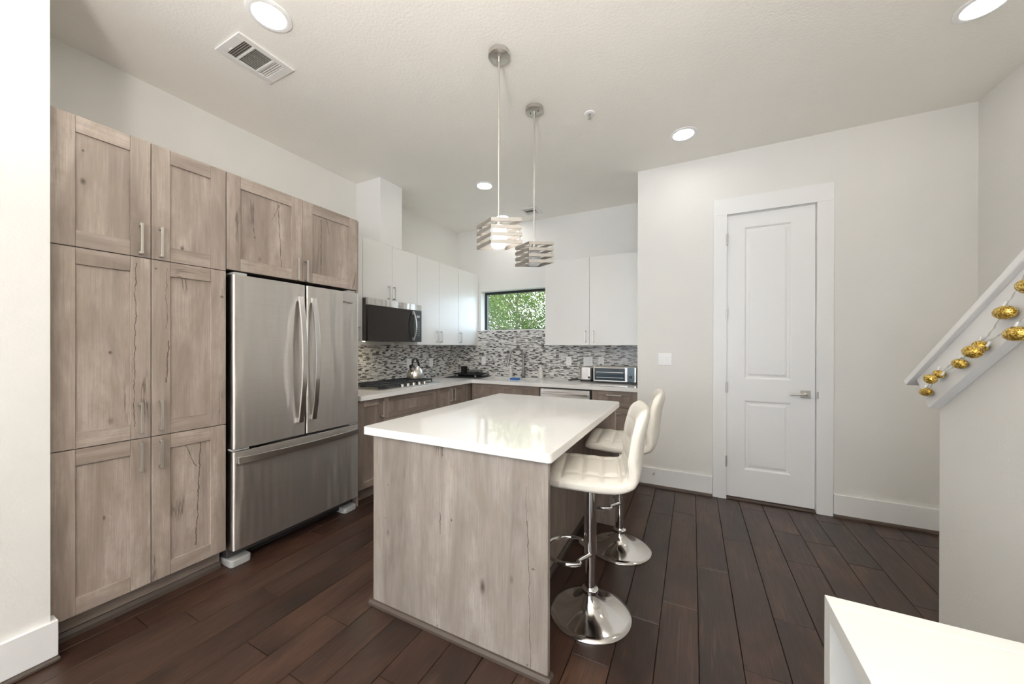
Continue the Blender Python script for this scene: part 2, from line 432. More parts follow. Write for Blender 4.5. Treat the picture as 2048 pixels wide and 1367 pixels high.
def shaker(parent, pl, u0, u1, z0, z1, stile=.074, th=.02, nm='door', lam='laminate', rail=None):
    """five-piece front; the plane coordinate is its outer face"""
    h = 'hy' if pl[0] == 'x' else 'hx'; bm = BM(); g = .0007; rail = rail or stile
    fb(bm, pl, u0, u0+stile, z0, z1, -th, 0); fb(bm, pl, u1-stile, u1, z0, z1, -th, 0)
    fb(bm, pl, u0+stile+g, u1-stile-g, z1-rail, z1, -th, 0, 1); fb(bm, pl, u0+stile+g, u1-stile-g, z0, z0+rail, -th, 0, 1)
    fb(bm, pl, u0+stile-.004, u1-stile+.004, z0+rail-.004, z1-rail+.004, -th+.002, -.009)
    return obj(nm, bm, [lam+'_v', lam+'_'+h], parent, bevel=.0012, seg=1)

CEIL = 3.03; LX = -3.155; BY = 4.45; DY = 3.66; RX = 1.76
# ------------------------------------------------------------------ room shell
bm = BM(); box(bm, -3.35, 2.0, -4.6, 4.75, -.12, -.012)
tone = bm.loops.layers.float_color.new('tone')
PW, X0 = .1655, .028
fixed = {-3+0: [], }
joints = {-3: [2.3], -2: [1.847, 3.079], -1: [3.175, 2.033], 0: [2.45, 1.2], 1: [2.885, 1.753], 2: [2.148, 3.5], 3: [3.175, 2.767], 4: [1.9, 3.1],
          -15: [.736, 1.65], -14: [.862, 2.6], 8: [3.38, 2.0], -13: [1.137, 2.4], -12: [1.672, .5], -10: [1.167, 2.5], -4: [1.85, .7], -11: [2.1, .9]}
k0, k1 = int((-3.35-X0)//PW), int((2.0-X0)//PW)+1
for kx in range(k0, k1):
    xa, xb = X0+kx*PW, X0+(kx+1)*PW
    js = sorted(joints.get(kx, []))
    ys = [-4.6]; y = -4.6 + random.uniform(.3, 1.4)
    first = js[0] if js else 9
    while y < min(first-.35, 4.4): ys.append(y); y += random.uniform(.6, 1.7)
    ys += js
    y = ys[-1] + random.uniform(.9, 1.7)
    while y < 4.5: ys.append(y); y += random.uniform(.6, 1.7)
    ys.append(4.75)
    for ya, yb in zip(ys, ys[1:]):
        tv = random.random(); e, b = .0008, .0018
        lo = [bm.verts.new((x, y_, -.0035)) for x, y_ in ((xa+e, ya+e), (xb-e, ya+e), (xb-e, yb-e), (xa+e, yb-e))]
        hi = [bm.verts.new((x, y_, 0)) for x, y_ in ((xa+e+b, ya+e+b), (xb-e-b, ya+e+b), (xb-e-b, yb-e-b), (xa+e+b, yb-e-b))]
        fs = [bm.faces.new(hi)] + [bm.faces.new((lo[i], lo[(i+1) % 4], hi[(i+1) % 4], hi[i])) for i in range(4)]
        for f in fs:
            for l in f.loops: l[tone] = (tv, tv, tv, 1)
struct('floor', bm, 'floor_wood')
bm = BM(); box(bm, -3.35, 2.0, -4.6, 4.75, CEIL, CEIL+.15); struct('ceiling', bm, 'ceiling_paint')
# west side: alcove wall and the nearer wall stub
bm = BM(); box(bm, LX-.18, LX, .35, BY+.3, 0, CEIL); struct('wall_left', bm, 'wall_paint')
bm = BM(); box(bm, LX-.18, -2.42, -4.6, .47, 0, CEIL); struct('wall_near_left', bm, 'wall_paint')
# back wall with the window opening
WX0, WX1, WZ0, WZ1 = -2.752, -1.50, 1.562, 2.122
bm = BM()
box(bm, LX, WX0, BY, BY+.22, 0, CEIL); box(bm, WX1, -.3, BY, BY+.22, 0, CEIL)
box(bm, WX0, WX1, BY, BY+.22, 0, WZ0-.001); box(bm, WX0, WX1, BY, BY+.22, WZ1, CEIL)
struct('wall_back', bm, 'wall_paint')
# pantry wall with door opening; its return closes the kitchen
DX0, DX1, DZ = .262, .890, 2.487
bm = BM()
box(bm, -.478, DX0, DY, DY+.12, 0, CEIL); box(bm, DX1, RX, DY, DY+.12, 0, CEIL); box(bm, DX0, DX1, DY, DY+.12, DZ, CEIL)
box(bm, -.478, -.36, DY+.12, BY, 0, CEIL)
struct('wall_pantry', bm, 'wall_paint')
bm = BM(); box(bm, RX, RX+.12, -4.6, DY+.12, 0, CEIL); struct('wall_right', bm, 'wall_paint')
bm = BM()
for a, b in ((-2.42, -2.05), (-.35, .25), (1.55, RX)): box(bm, a, b, -4.6, -4.4, 0, CEIL)
for a, b in ((-2.05, -.35), (.25, 1.55)): box(bm, a, b, -4.6, -4.4, 0, .5); box(bm, a, b, -4.6, -4.4, 2.6, CEIL)
struct('wall_front', bm, 'wall_paint')
# kitchen window
wd = thing('window_1', None, None, (-2.15, BY+.12, WZ0), kind='structure')
bm = BM(); y0, y1 = BY+.115, BY+.165; t_ = .034
box(bm, WX0, WX0+t_, y0, y1, WZ0, WZ1); box(bm, WX1-t_, WX1, y0, y1, WZ0, WZ1)
box(bm, WX0+t_, WX1-t_, y0, y1, WZ1-t_, WZ1); box(bm, WX0+t_, WX1-t_, y0, y1, WZ0, WZ0+.012)
obj('window_frame', bm, 'frame_black', wd, bevel=.001)
bm = BM(); box(bm, WX0+t_, WX1-t_, BY+.138, BY+.142, WZ0+.012, WZ1-t_); obj('window_pane', bm, 'window_glass', wd)
bm = BM(); box(bm, WX0, WX1, BY-.008, BY+.115, WZ0-.014, WZ0); box(bm, -2.838, WX0, BY-.008, BY, WZ0-.014, WZ0); obj('window_sill', bm, 'trim_white', wd)
# baseboards and shoe mouldings
def baseb(name, pl, u0, u1):
    bm = BM(); fb(bm, pl, u0, u1, .02, .175, .0005, .016); struct(name, bm, 'trim_white', bevel=.002)
baseb('baseboard_pantry', ('y', DY), -.478, .160); baseb('baseboard_pantry_side', ('y', DY), .994, RX-.001)
for i, (a, b) in enumerate(((-.478, .160), (.994, RX-.001))):
    bm = BM(); prism(bm, [(DY, 0), (DY, .022), (DY-.022, .022), (DY-.030, .014), (DY-.032, 0)], a, b, 'x'); struct('trim_%d' % (i+1), bm, 'shoe_wood')
bm = BM(); box(bm, -2.4195, -2.402, -4.39, .488, .02, .168); box(bm, -2.60, -2.4195, .4705, .488, .02, .168); struct('baseboard_left', bm, 'trim_white', bevel=.002)
bm = BM(); box(bm, -2.4195, -2.382, -4.39, .492, 0, .019); struct('trim_3', bm, 'shoe_grey', bevel=.007, seg=3)

# pantry door
dr = thing('door_1', None, None, ((DX0+DX1)/2, DY, 0), kind='structure')
bm = BM(); cy = DY-.0195
for a, b in ((.163, .2675), (.8855, .990)): box(bm, a, b, cy, DY-.0005, 0, DZ-.0005); 
box(bm, .163, .990, cy, DY-.0005, DZ-.0005, 2.628)
box(bm, DX0+.0005, .2675, DY, DY+.12, 0, DZ-.001); box(bm, .8855, DX1-.0005, DY, DY+.12, 0, DZ-.001); box(bm, .2675, .8855, DY, DY+.12, DZ-.006, DZ-.001)
obj('door_frame', bm, 'trim_white', dr, bevel=.002)
def panel_door(bm, x0, x1, z0, z1, yf, th, panels):
    """slab with recessed and raised fields"""
    box(bm, x0, x1, yf+.010, yf+th, z0, z1)
    xs = sorted({x0, x1, panels[0][0], panels[0][1]}); pa = sorted(panels, key=lambda p: p[2])
    box(bm, x0, xs[1], yf, yf+.0101, z0, z1); box(bm, xs[2], x1, yf, yf+.0101, z0, z1)
    zc = [z0] + [q for p in pa for q in (p[2], p[3])] + [z1]
    for i in range(0, len(zc), 2): box(bm, xs[1], xs[2], yf, yf+.0101, zc[i], zc[i+1])
    for a, b, c_, d_ in pa:
        loops = []
        for ins, dep in ((0, 0), (.006, .002), (.014, .0098), (.026, .0098), (.044, .003), (.048, .003)):
            loops.append([bm.verts.new((x, yf+dep, z)) for x, z in ((a+ins, c_+ins), (b-ins, c_+ins), (b-ins, d_-ins), (a+ins, d_-ins))])
        for p_, q in zip(loops, loops[1:]):
            for i in range(4): bm.faces.new((p_[i], p_[(i+1) % 4], q[(i+1) % 4], q[i]))
        bm.faces.new(loops[-1])
bm = BM(); panel_door(bm, .2700, .8825, .024, 2.480, DY+.012, .036, [(.400, .728, 1.055, 2.365), (.400, .728, .270, .868)])
slab = obj('door_panel', bm, 'trim_white', dr)
for z in (2.268, 1.617, .975, .332):
    bm = BM(); lathe(bm, [(.0055, z-.045), (.0055, z+.045)], (.2665, DY-.0245, 0), 10); box(bm, .268, .2715, DY-.02, DY+.011, z-.045, z+.045)
    obj('hinge', bm, 'nickel', dr)
hd = BM(); box(hd, .789, .853, DY+.0015, DY+.0115, .918, .978); obj_h = obj('door_handle', hd, 'nickel_light', dr, bevel=.002)
bm = BM(); lathe(bm, [(.011, DY-.045), (.011, DY+.002)], (.82, 0, .948), 16, 'y')
tube(bm, [(.825, DY-.045, .948), (.80, DY-.047, .948), (.745, DY-.044, .946), (.712, DY-.040, .945)], .0075, 10); obj('lever', bm, 'nickel_light', obj_h, smooth=True)
bm = BM(); box(bm, .8845, .8975, DY-.0225, DY-.0195, .92, .975); obj('strike_plate', bm, 'nickel', dr, bevel=.002)
bm = BM(); box(bm, .2675, .8855, DY-.014, DY+.10, 0, .016); obj('threshold', bm, 'shoe_wood', dr, bevel=.004)
bm = BM(); box(bm, .20, .95, DY+.115, DY+.12, 0, 2.5); obj('closet_darkness', bm, 'black_gap', dr)

def wall_plate(name, label, cat, pl, u, z, gang=1, kind='rocker', group=None):
    hw = .035 + .023*(gang-1); hh = .057
    loc = (pl[1], u, z) if pl[0] == 'x' else (u, pl[1], z)
    T = thing(name, label, cat, loc, group)
    bm = BM(); fb(bm, pl, u-hw, u+hw, z-hh, z+hh, .0006, .006); obj('plate', bm, 'plate_white', T, bevel=.002)
    for g in range(gang):
        c_ = u + (g-(gang-1)/2)*.046
        bm = BM(); fb(bm, pl, c_-.0165, c_+.0165, z-.033, z+.033, .006, .0085)
        o = obj('rocker' if kind == 'rocker' else 'socket', bm, 'plate_white', T, bevel=.0012)
        if kind != 'rocker':
            for zz in (z+.018, z-.018):
                for du in (-.006, .006):
                    bm = BM(); fb(bm, pl, c_+du-.001, c_+du+.001, zz-.004, zz+.004, .0085, .0088); obj('slot', bm, 'ink', o)
        else:
            o.rotation_euler = (0, 0, 0)
    return T
wall_plate('light_switch', 'white double rocker light switch on the wall beside the tall white door', 'light switch', ('y', DY), -.232, 1.213, 2)
# door stop on the baseboard
T = thing('door_stop', 'tiny white-tipped spring door stop on the baseboard behind the stools', 'door stop', (-.323, DY-.0165, .128))
bm = BM(); lathe(bm, [(.006, DY-.0165), (.0045, DY-.03), (.004, DY-.075)], (-.323, 0, .128), 10, 'y'); obj('spring', bm, 'nickel', T)
bm = BM(); lathe(bm, [(.006, DY-.075), (.0065, DY-.088)], (-.323, 0, .128), 10, 'y'); obj('tip', bm, 'plate_white', T)

# stair half wall, cap, fascia and steps
SLP = .667
def cz(y): return 1.164+SLP*(2.212-y)     # underside of the cap
ytop = 2.212-(CEIL-1.23)/SLP
bm = BM(); ye = 2.085
prism(bm, [(ye, 0), (ye, cz(ye)-.01), (ytop, CEIL-.08), (ytop, 0)], .90, 1.02, 'x'); struct('wall_stair', bm, 'wall_paint')
def fz(y): return 1.083+SLP*(2.08-y)
bm = BM(); yt = ytop+.12
prism(bm, [(2.08, 1.083), (2.168, cz(2.168)), (yt, cz(yt)), (yt, fz(yt))], .865, .8995, 'x')
prism(bm, [(2.08, 1.083), (2.168, cz(2.168)), (yt, cz(yt)), (yt, fz(yt))], 1.0205, 1.055, 'x')
struct('trim_4', bm, 'trim_white', bevel=.002)
bm = BM(); prism(bm, [(2.212, cz(2.212)), (2.232, cz(2.232)+.031), (yt, cz(yt)+.031), (yt, cz(yt))], .848, 1.072, 'x'); struct('trim_5', bm, 'trim_white', bevel=.003)
st = thing('staircase', None, None, (1.39, 2.0, 0), kind='structure')
bm = BM(); bt = BM()
for i in range(15):
    ya = 2.0-.27*i; z = .18*(i+1)
    box(bm, 1.0205, RX-.001, ya-.27, ya, 0 if i == 0 else z-.36, z-.031)
    box(bt, 1.0205, RX-.001, ya-.27, ya+.025, z-.03, z)
obj('riser', bm, 'trim_white', st); obj('tread', bt, 'tread_wood', st, bevel=.005)

# string of gold egg lights on the stair fascia
sl = thing('string_lights', 'string of gold glitter egg lights along the sloping white stair rail', 'string lights', (.858, 1.85, 1.275))
path = [(.862, 2.10, 1.145), (.856, 2.05, 1.17), (.855, 1.99, 1.215), (.856, 1.93, 1.262), (.856, 1.86, 1.285), (.855, 1.80, 1.325), (.856, 1.745, 1.36), (.856, 1.70, 1.40), (.856, 1.66, 1.455), (.857, 1.62, 1.50), (.857, 1.585, 1.545), (.857, 1.53, 1.555), (.857, 1.40, 1.66), (.857, 1.25, 1.74)]
path2 = [(.862, 2.09, 1.155), (.857, 2.00, 1.232), (.855, 1.92, 1.25), (.857, 1.84, 1.305), (.856, 1.79, 1.332), (.856, 1.72, 1.355), (.856, 1.66, 1.382), (.856, 1.61, 1.405), (.857, 1.56, 1.44), (.857, 1.42, 1.52), (.857, 1.25, 1.66)]
bm = BM()
for pth in (path, path2):
    bp = bez(pth, 150)
    for ph in (0, pi):
        tube(bm, [p + Vector((-abs(sin(i*.5+ph))*.002, cos(i*.5+ph)*.002, sin(i*.5+ph)*.002)) for i, p in enumerate(bp)], .0011, 5)
obj('cable', bm, 'wire_clear', sl)
eggs = [(1, 2.058, 1.151, 35, 16, -8), (1, 1.975, 1.230, 26, 15, 8), (0, 1.943, 1.212, 27, 17, 6), (1, 1.851, 1.275, 30, 17, 4), (1, 1.747, 1.337, 23, 18, 20), (0, 1.706, 1.319, 33, 20, 5), (1, 1.641, 1.439, 36, 20, 0), (1, 1.595, 1.373, 37, 21, -2), (1, 1.550, 1.506, 38, 21, 10), (1, 1.44, 1.60, 38, 21, 0), (1, 1.38, 1.50, 38, 21, 12)]
for wall, y, z, L, H, an in eggs:
    px = 1.48/715; a = H*px/2*1.0; l = L*px/2*.95
    bm = BM(); prof = []
    for i in range(17):
        th = pi*i/16; prof.append((max(1e-4, a*sin(th)*(1+.12*cos(th))), -l*cos(th)))
    lathe(bm, prof, (0, 0, 0), 24, 'y'); bmesh.ops.remove_doubles(bm, verts=bm.verts, dist=1e-4)
    bmesh.ops.rotate(bm, verts=bm.verts, cent=(0, 0, 0), matrix=Matrix.Rotation(radians(an), 3, 'X'))
    bmesh.ops.translate(bm, verts=bm.verts, vec=((.864-a if wall else .864-a-.035), y, z))
    obj('egg_shade', bm, 'gold_glitter', sl, smooth=True)
    bm = BM(); tube(bm, [(.862-a, y+.002, z+a*.8), (.860-a*.5, y+.004, z+a+.012)], .0035, 8); obj('socket', bm, 'wire_clear', sl)

# ------------------------------------------------------------------ tall pantry cabinet beside the wall stub
XF = -2.47; PX = ('x', XF)
T = thing('tall_cabinet', 'tall weathered wood cabinet with six panel doors between near wall and fridge', 'cabinet', (-2.8, .8, 0))
bm = BM(); box(bm, LX+.002, XF-.022, .475, 1.130, .12, 2.366); obj('body', bm, 'laminate_v', T)
bm = BM(); box(bm, LX+.01, -2.545, .475, 1.130, .018, .1195); obj('toe_kick', bm, 'laminate_hy', T)
bm = BM(); prism(bm, [(-2.545, 0), (-2.545, .035), (-2.535, .035), (-2.524, .02), (-2.522, 0)], .49, 1.128, 'y'); obj('shoe_moulding', bm, 'shoe_grey', T)
for z0, z1, ha, hb in ((.121, .8655, .703, .849), (.8695, 1.7735, .898, 1.050), (1.7775, 2.366, 1.791, 1.943)):
    for y0, y1, hy in ((.4765, .8005, .760), (.8035, 1.1295, .836)):
        d = shaker(T, PX, y0, y1, z0, z1); pull(d, PX, hy, ha, hb, m='nickel_light')
# cabinet above the fridge with the tall side panel
T = thing('fridge_cabinet', 'weathered wood two-door cabinet above the steel fridge', 'cabinet', (-2.8, 1.6, 1.787))
bm = BM(); box(bm, LX+.002, XF-.022, 1.1335, 2.0605, 1.79, 2.366); obj('body', bm, 'laminate_v', T)
for y0, y1, hy in ((1.1335, 1.5955, 1.552), (1.5985, 2.0595, 1.617)):
    d = shaker(T, PX, y0, y1, 1.789, 2.366, .074); pull(d, PX, hy, 1.79, 1.941, m='nickel_light')
T = obj('end_panel', (lambda b: (box(b, LX+.002, -2.485, 2.062, 2.083, .0, 2.366), b)[1])(BM()), 'laminate_v', loc=(-2.8, 2.07, 0), bevel=.001)
tag(T, 'thin tall wood panel between the fridge and white wall cabinets', 'cabinet panel')

# ------------------------------------------------------------------ fridge
T = thing('refrigerator', 'stainless steel french door fridge with bottom freezer drawer', 'refrigerator', (-2.75, 1.59, 0))
bm = BM(); box(bm, -3.12, -2.505, 1.150, 2.030, .05, 1.745); obj('body', bm, 'body_gray', T, bevel=.004)
bm = BM(); box(bm, -2.64, -2.52, 1.16, 2.02, .02, .11); obj('grille', bm, 'dark_plastic', T)
FX = -2.42
def fdoor(nm, y0, y1, z0, z1):
    bm = BM(); n = 12; pts = [(-2.498, y0), ]
    # slightly crowned door skin with rounded long edges
    poly = [(-2.498, y0), (-2.498, y1)]
    r = .014
    for i in range(7):
        a = radians(90-90*i/6); poly.append((FX-r-.004+r*cos(a), y1-r+r*sin(a)))
    for i in range(1, 12):
        q = i/12; poly.append((FX-.004+.004*(1-(2*q-1)**2), y1-r-(y1-y0-2*r)*q))
    for i in range(7):
        a = radians(0-90*i/6); poly.append((FX-r-.004+r*cos(a), y0+r+r*sin(a)))
    prism(bm, poly, z0, z1, 'z')
    return obj(nm, bm, 'steel_brushed', T, bevel=.0015, smooth=True, angle=50)
dl = fdoor('door', 1.146, 1.589, .716, 1.757); drr = fdoor('door', 1.598, 2.036, .716, 1.757); fz_ = fdoor('freezer_drawer', 1.146, 2.036, .112, .700)
def bow(y0, y1, z0, z1, w_, out, thick, parent, nm='handle'):
    """flat curved bar between two ends, bowed away from the door"""
    bm = BM(); n = 24; rings = []
    vert = abs(z1-z0) > abs(y1-y0)
    for i in range(n+1):
        q = i/n; y = y0+(y1-y0)*q; z = z0+(z1-z0)*q; s = 1-(2*q-1)**2
        xo = FX + .018 + out*s; xi = xo - thick
        if vert: pts = [(xi, y-w_/2, z), (xo, y-w_/2, z), (xo, y+w_/2, z), (xi, y+w_/2, z)]
        else: pts = [(xi, y, z-w_/2), (xo, y, z-w_/2), (xo, y, z+w_/2), (xi, y, z+w_/2)]
        rings.append([bm.verts.new(p) for p in pts])
    for a, b in zip(rings, rings[1:]):
        for i in range(4): bm.faces.new((a[i], a[(i+1) % 4], b[(i+1) % 4], b[i]))
    bm.faces.new(rings[0][::-1]); bm.faces.new(rings[-1]); bmesh.ops.recalc_face_normals(bm, faces=bm.faces)
    for q in (0, 1):
        y = y0+(y1-y0)*q; z = z0+(z1-z0)*q; s = .035*(1 if q == 0 else -1)
        if vert: box(bm, FX-.001, FX+.012, y-w_/2+.002, y+w_/2-.002, min(z, z+s), max(z, z+s))
        else: box(bm, FX-.001, FX+.012, min(y, y+s), max(y, y+s), z-w_/2+.002, z+w_/2-.002)
    return obj(nm, bm, 'steel_plain', parent, bevel=.002)
bow(1.545, 1.545, .806, 1.672, .034, .045, .014, dl); bow(1.641, 1.641, .811, 1.672, .034, .045, .014, drr)
bow(1.166, 2.018, .648, .648, .040, .040, .016, fz_)
text_mesh('logo', 'Whirlpool', .021, drr, (FX+.0015, 1.925, 1.667), (0, 1, 0), (0, 0, 1), 'ink', .35)
for y0, y1, in ((1.148, 1.262), (1.93, 2.042)):
    bm = BM(); prism(bm, rrect(-2.60, -2.452, y0, y1, .02), 0, .043, 'z'); obj('foot', bm, 'foot_gray', T, bevel=.006)
for y in (1.16, 1.95):
    bm = BM(); box(bm, -2.56, -2.445, y, y+.07, 1.7575, 1.775); obj('hinge_cover', bm, 'foot_gray', T, bevel=.004)
bm = BM(); box(bm, -2.49, -2.43, 1.1465, 1.235, .7025, .7135); obj('middle_hinge', bm, 'foot_gray', T, bevel=.002)
bm = BM(); box(bm, -2.49, -2.43, 1.955, 2.03, .7025, .7135); obj('middle_hinge', bm, 'foot_gray', T, bevel=.002)

# ------------------------------------------------------------------ white wall cabinets
ZB, ZT = 1.345, 2.366
def white_cab(name, label, pl, u0, u1, z0, doors, depth=.353):
    loc = (pl[1]-depth/2, (u0+u1)/2, z0) if pl[0] == 'x' else ((u0+u1)/2, pl[1]+depth/2, z0)
    T = thing(name, label, 'cabinet', loc)
    bm = BM(); fb(bm, pl, u0+.0005, u1-.0005, z0, ZT, -depth, -.021); obj('body', bm, 'cabinet_white', T)
    for a, b, h in doors:
        bm = BM(); fb(bm, pl, a+.0018, b-.0018, z0, ZT, -.02, 0); d = obj('door', bm, 'cabinet_white', T, bevel=.001, seg=1)
        if h is not None:
            lo = z0+.032 if z0 < 1.5 else 1.812
            pull(d, pl, h, lo, lo+.136, m='nickel')
    return T
UX = ('x', -2.80)
white_cab('wall_cabinet', 'narrow white wall cabinet squeezed between fridge panel and microwave', UX, 2.085, 2.3955, ZB, [(2.085, 2.3955, 2.352)])
white_cab('wall_cabinet', 'short white two-door wall cabinet above the microwave', UX, 2.3975, 3.1485, 1.792, [(2.3975, 2.773, 2.716), (2.773, 3.1485, 2.790)])
white_cab('wall_cabinet', 'white two-door wall cabinet between microwave and corner', UX, 3.1505, 3.953, ZB, [(3.1505, 3.550, 3.500), (3.550, 3.953, 3.580)])
white_cab('wall_cabinet', 'white single-door wall cabinet in the corner beside the window', UX, 3.955, 4.448, ZB, [(3.955, 4.446, 3.995)])
UY = ('y', 4.10)
white_cab('wall_cabinet', 'large flat white two-door wall cabinet above the toaster oven', UY, -1.617, -.480, ZB, [(-1.617, -1.067, -1.110), (-1.067, -.480, -1.018)], .348)
bm = BM(); box(bm, LX+.001, -2.80, 2.612, 2.910, ZT+.001, CEIL-.001)
tag(obj('duct_cover', bm, 'trim_white', loc=(-2.98, 2.76, ZT), bevel=.001), 'white boxed duct rising from cabinets to ceiling above the microwave', 'duct cover')

# ------------------------------------------------------------------ backsplash
bm = BM(); box(bm, LX+.0005, LX+.008, 2.0835, BY-.001, .9155, ZB-.001)
tag(obj('tile_backsplash', bm, 'mosaic_side', loc=(LX, 3.2, .915)), 'grey and white mosaic strip tile behind the cooktop', 'backsplash')
bm = BM(); box(bm, LX+.0085, -.4785, BY-.008, BY-.0005, .9155, ZB-.001); box(bm, -2.838, -1.50, BY-.008, BY-.0005, ZB-.001, WZ0-.015)
tag(obj('tile_backsplash', bm, 'mosaic_back', loc=(-2, BY, .915)), 'grey and white mosaic strip tile behind the sink, up to the window sill', 'backsplash')
SX = ('x', LX+.008); SY = ('y', BY-.008)
wall_plate('wall_outlet', 'white wall plate on tile just beside the kettle, nearer the microwave', 'outlet', SX, 3.385, 1.118, 1, 'socket')
wall_plate('wall_outlet', 'white wall plate on cooktop wall tile between kettle and corner', 'outlet', SX, 3.815, 1.112, 1, 'socket')
wall_plate('light_switch', 'white wall plate on tile between the corner and the faucet', 'light switch', SY, -2.70, 1.123, 1, 'rocker')
o4 = wall_plate('wall_outlet', 'white double outlet plate on tile above the toaster', 'outlet', SY, -1.170, 1.142, 2, 'socket')
o5 = wall_plate('wall_outlet', 'white outlet with black plug above the toaster oven', 'outlet', SY, -1.005, 1.142, 1, 'socket')
bm = BM(); box(bm, -1.02, -.992, BY-.04, BY-.0168, 1.088, 1.112); obj('plug', bm, 'dark_plastic', o5, bevel=.003)
wall_plate('wall_outlet', 'white wall plate on tile between soap bottle and toaster', 'outlet', SY, -1.42, 1.145, 1, 'socket')

# ------------------------------------------------------------------ base cabinets
BX = ('x', -2.49); BYF = ('y', 3.79); CT = .874
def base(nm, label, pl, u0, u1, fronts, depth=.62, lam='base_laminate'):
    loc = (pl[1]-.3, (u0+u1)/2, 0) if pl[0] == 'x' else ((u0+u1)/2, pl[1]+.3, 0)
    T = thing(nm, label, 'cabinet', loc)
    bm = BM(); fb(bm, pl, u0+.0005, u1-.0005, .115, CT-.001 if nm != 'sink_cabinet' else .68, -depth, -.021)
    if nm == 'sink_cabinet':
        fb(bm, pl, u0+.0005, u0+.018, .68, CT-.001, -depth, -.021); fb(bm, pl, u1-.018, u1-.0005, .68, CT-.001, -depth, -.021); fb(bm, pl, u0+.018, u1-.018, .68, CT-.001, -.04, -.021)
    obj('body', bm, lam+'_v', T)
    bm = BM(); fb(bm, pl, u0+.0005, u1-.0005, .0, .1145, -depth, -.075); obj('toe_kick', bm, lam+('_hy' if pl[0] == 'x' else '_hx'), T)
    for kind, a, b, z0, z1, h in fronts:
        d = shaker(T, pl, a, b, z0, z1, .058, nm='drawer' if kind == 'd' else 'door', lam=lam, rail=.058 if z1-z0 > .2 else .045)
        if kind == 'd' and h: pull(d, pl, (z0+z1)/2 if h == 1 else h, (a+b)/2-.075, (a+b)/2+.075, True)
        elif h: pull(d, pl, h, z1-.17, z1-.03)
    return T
base('base_cabinet', 'narrow brown-grey wood base cabinet beside the fridge', BX, 2.0845, 2.3635, [('o', 2.0855, 2.3625, .116, .870, 2.338)])
base('base_cabinet', 'wide brown-grey wood drawer cabinet under the cooktop', BX, 2.3645, 3.1135, [('d', 2.3665, 3.1115, .674, .870, 0), ('d', 2.3665, 3.1115, .400, .670, .628), ('d', 2.3665, 3.1115, .116, .396, .355)])
base('base_cabinet', 'brown-grey wood double door base cabinet next to the counter corner', BX, 3.1145, 3.6635, [('o', 3.1155, 3.3885, .116, .870, 3.358), ('o', 3.3915, 3.6625, .116, .870, 3.425)])
T = base('corner_cabinet', 'plain brown-grey wood filler cabinet in the inside counter corner', BX, 3.6645, 4.44, [])
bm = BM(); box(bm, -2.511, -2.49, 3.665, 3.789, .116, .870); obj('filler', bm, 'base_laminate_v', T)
base('sink_cabinet', 'brown-grey wood base cabinet under the sink', BYF, -2.4885, -1.5585, [('d', -2.466, -1.562, .70, .870, 0), ('o', -2.466, -2.016, .116, .696, -2.05), ('o', -2.013, -1.562, .116, .696, -1.98)], .63)
base('base_cabinet', 'brown-grey wood drawer cabinet under the toaster oven', BYF, -.957, -.480, [('d', -.954, -.500, .70, .868, .826), ('d', -.954, -.500, .410, .696, .64), ('d', -.954, -.500, .116, .406, .35)], .63)
T = thing('dishwasher', 'stainless steel dishwasher between sink cabinet and drawers', 'dishwasher', (-1.26, 4.1, 0))
bm = BM(); box(bm, -1.555, -.960, 3.83, 4.40, .0, .868); obj('body', bm, 'dark_plastic', T)
bm = BM(); box(bm, -1.548, -.978, 3.785, 3.829, .11, .855); d = obj('door', bm, 'steel_front', T, bevel=.004)
bm = BM(); box(bm, -1.53, -.995, 3.745, 3.758, .80, .822); box(bm, -1.53, -1.51, 3.757, 3.786, .80, .822); box(bm, -1.015, -.995, 3.757, 3.786, .80, .822); obj('handle', bm, 'steel_plain', d, bevel=.003)
# countertop: L shape with a sink cut-out
bm = BM(); z0, z1 = CT, .914; SXA, SXB, SYA, SYB = -2.42, -1.72, 3.99, 4.27
box(bm, LX+.0005, -2.455, 2.0835, 3.755, z0, z1)
box(bm, LX+.0005, SXA, 3.755, BY-.0005, z0, z1); box(bm, SXB, -.4795, 3.755, BY-.0005, z0, z1)
box(bm, SXA, SXB, 3.755, SYA, z0, z1); box(bm, SXA, SXB, SYB, BY-.0005, z0, z1)
tag(obj('countertop', bm, 'quartz', loc=(-2.5, 3.8, CT)), 'white quartz L-shaped worktop running under the mosaic tile', 'countertop')
T = thing('sink', 'stainless undermount sink in the white worktop below the window', 'sink', (-2.07, 4.13, .7))
bm = BM(); g = .004
box(bm, SXA-g, SXB+g, SYA-g, SYB+g, .685, .69)
box(bm, SXA-g, SXA, SYA-g, SYB+g, .69, CT-.0005); box(bm, SXB, SXB+g, SYA-g, SYB+g, .69, CT-.0005); box(bm, SXA, SXB, SYA-g, SYA, .69, CT-.0005); box(bm, SXA, SXB, SYB, SYB+g, .69, CT-.0005)
obj('basin', bm, 'steel_plain', T)
bm = BM(); lathe(bm, [(.04, .6905), (.035, .694), (.001, .694)], (-2.07, 4.13, 0), 24); obj('drain', bm, 'chrome', T)
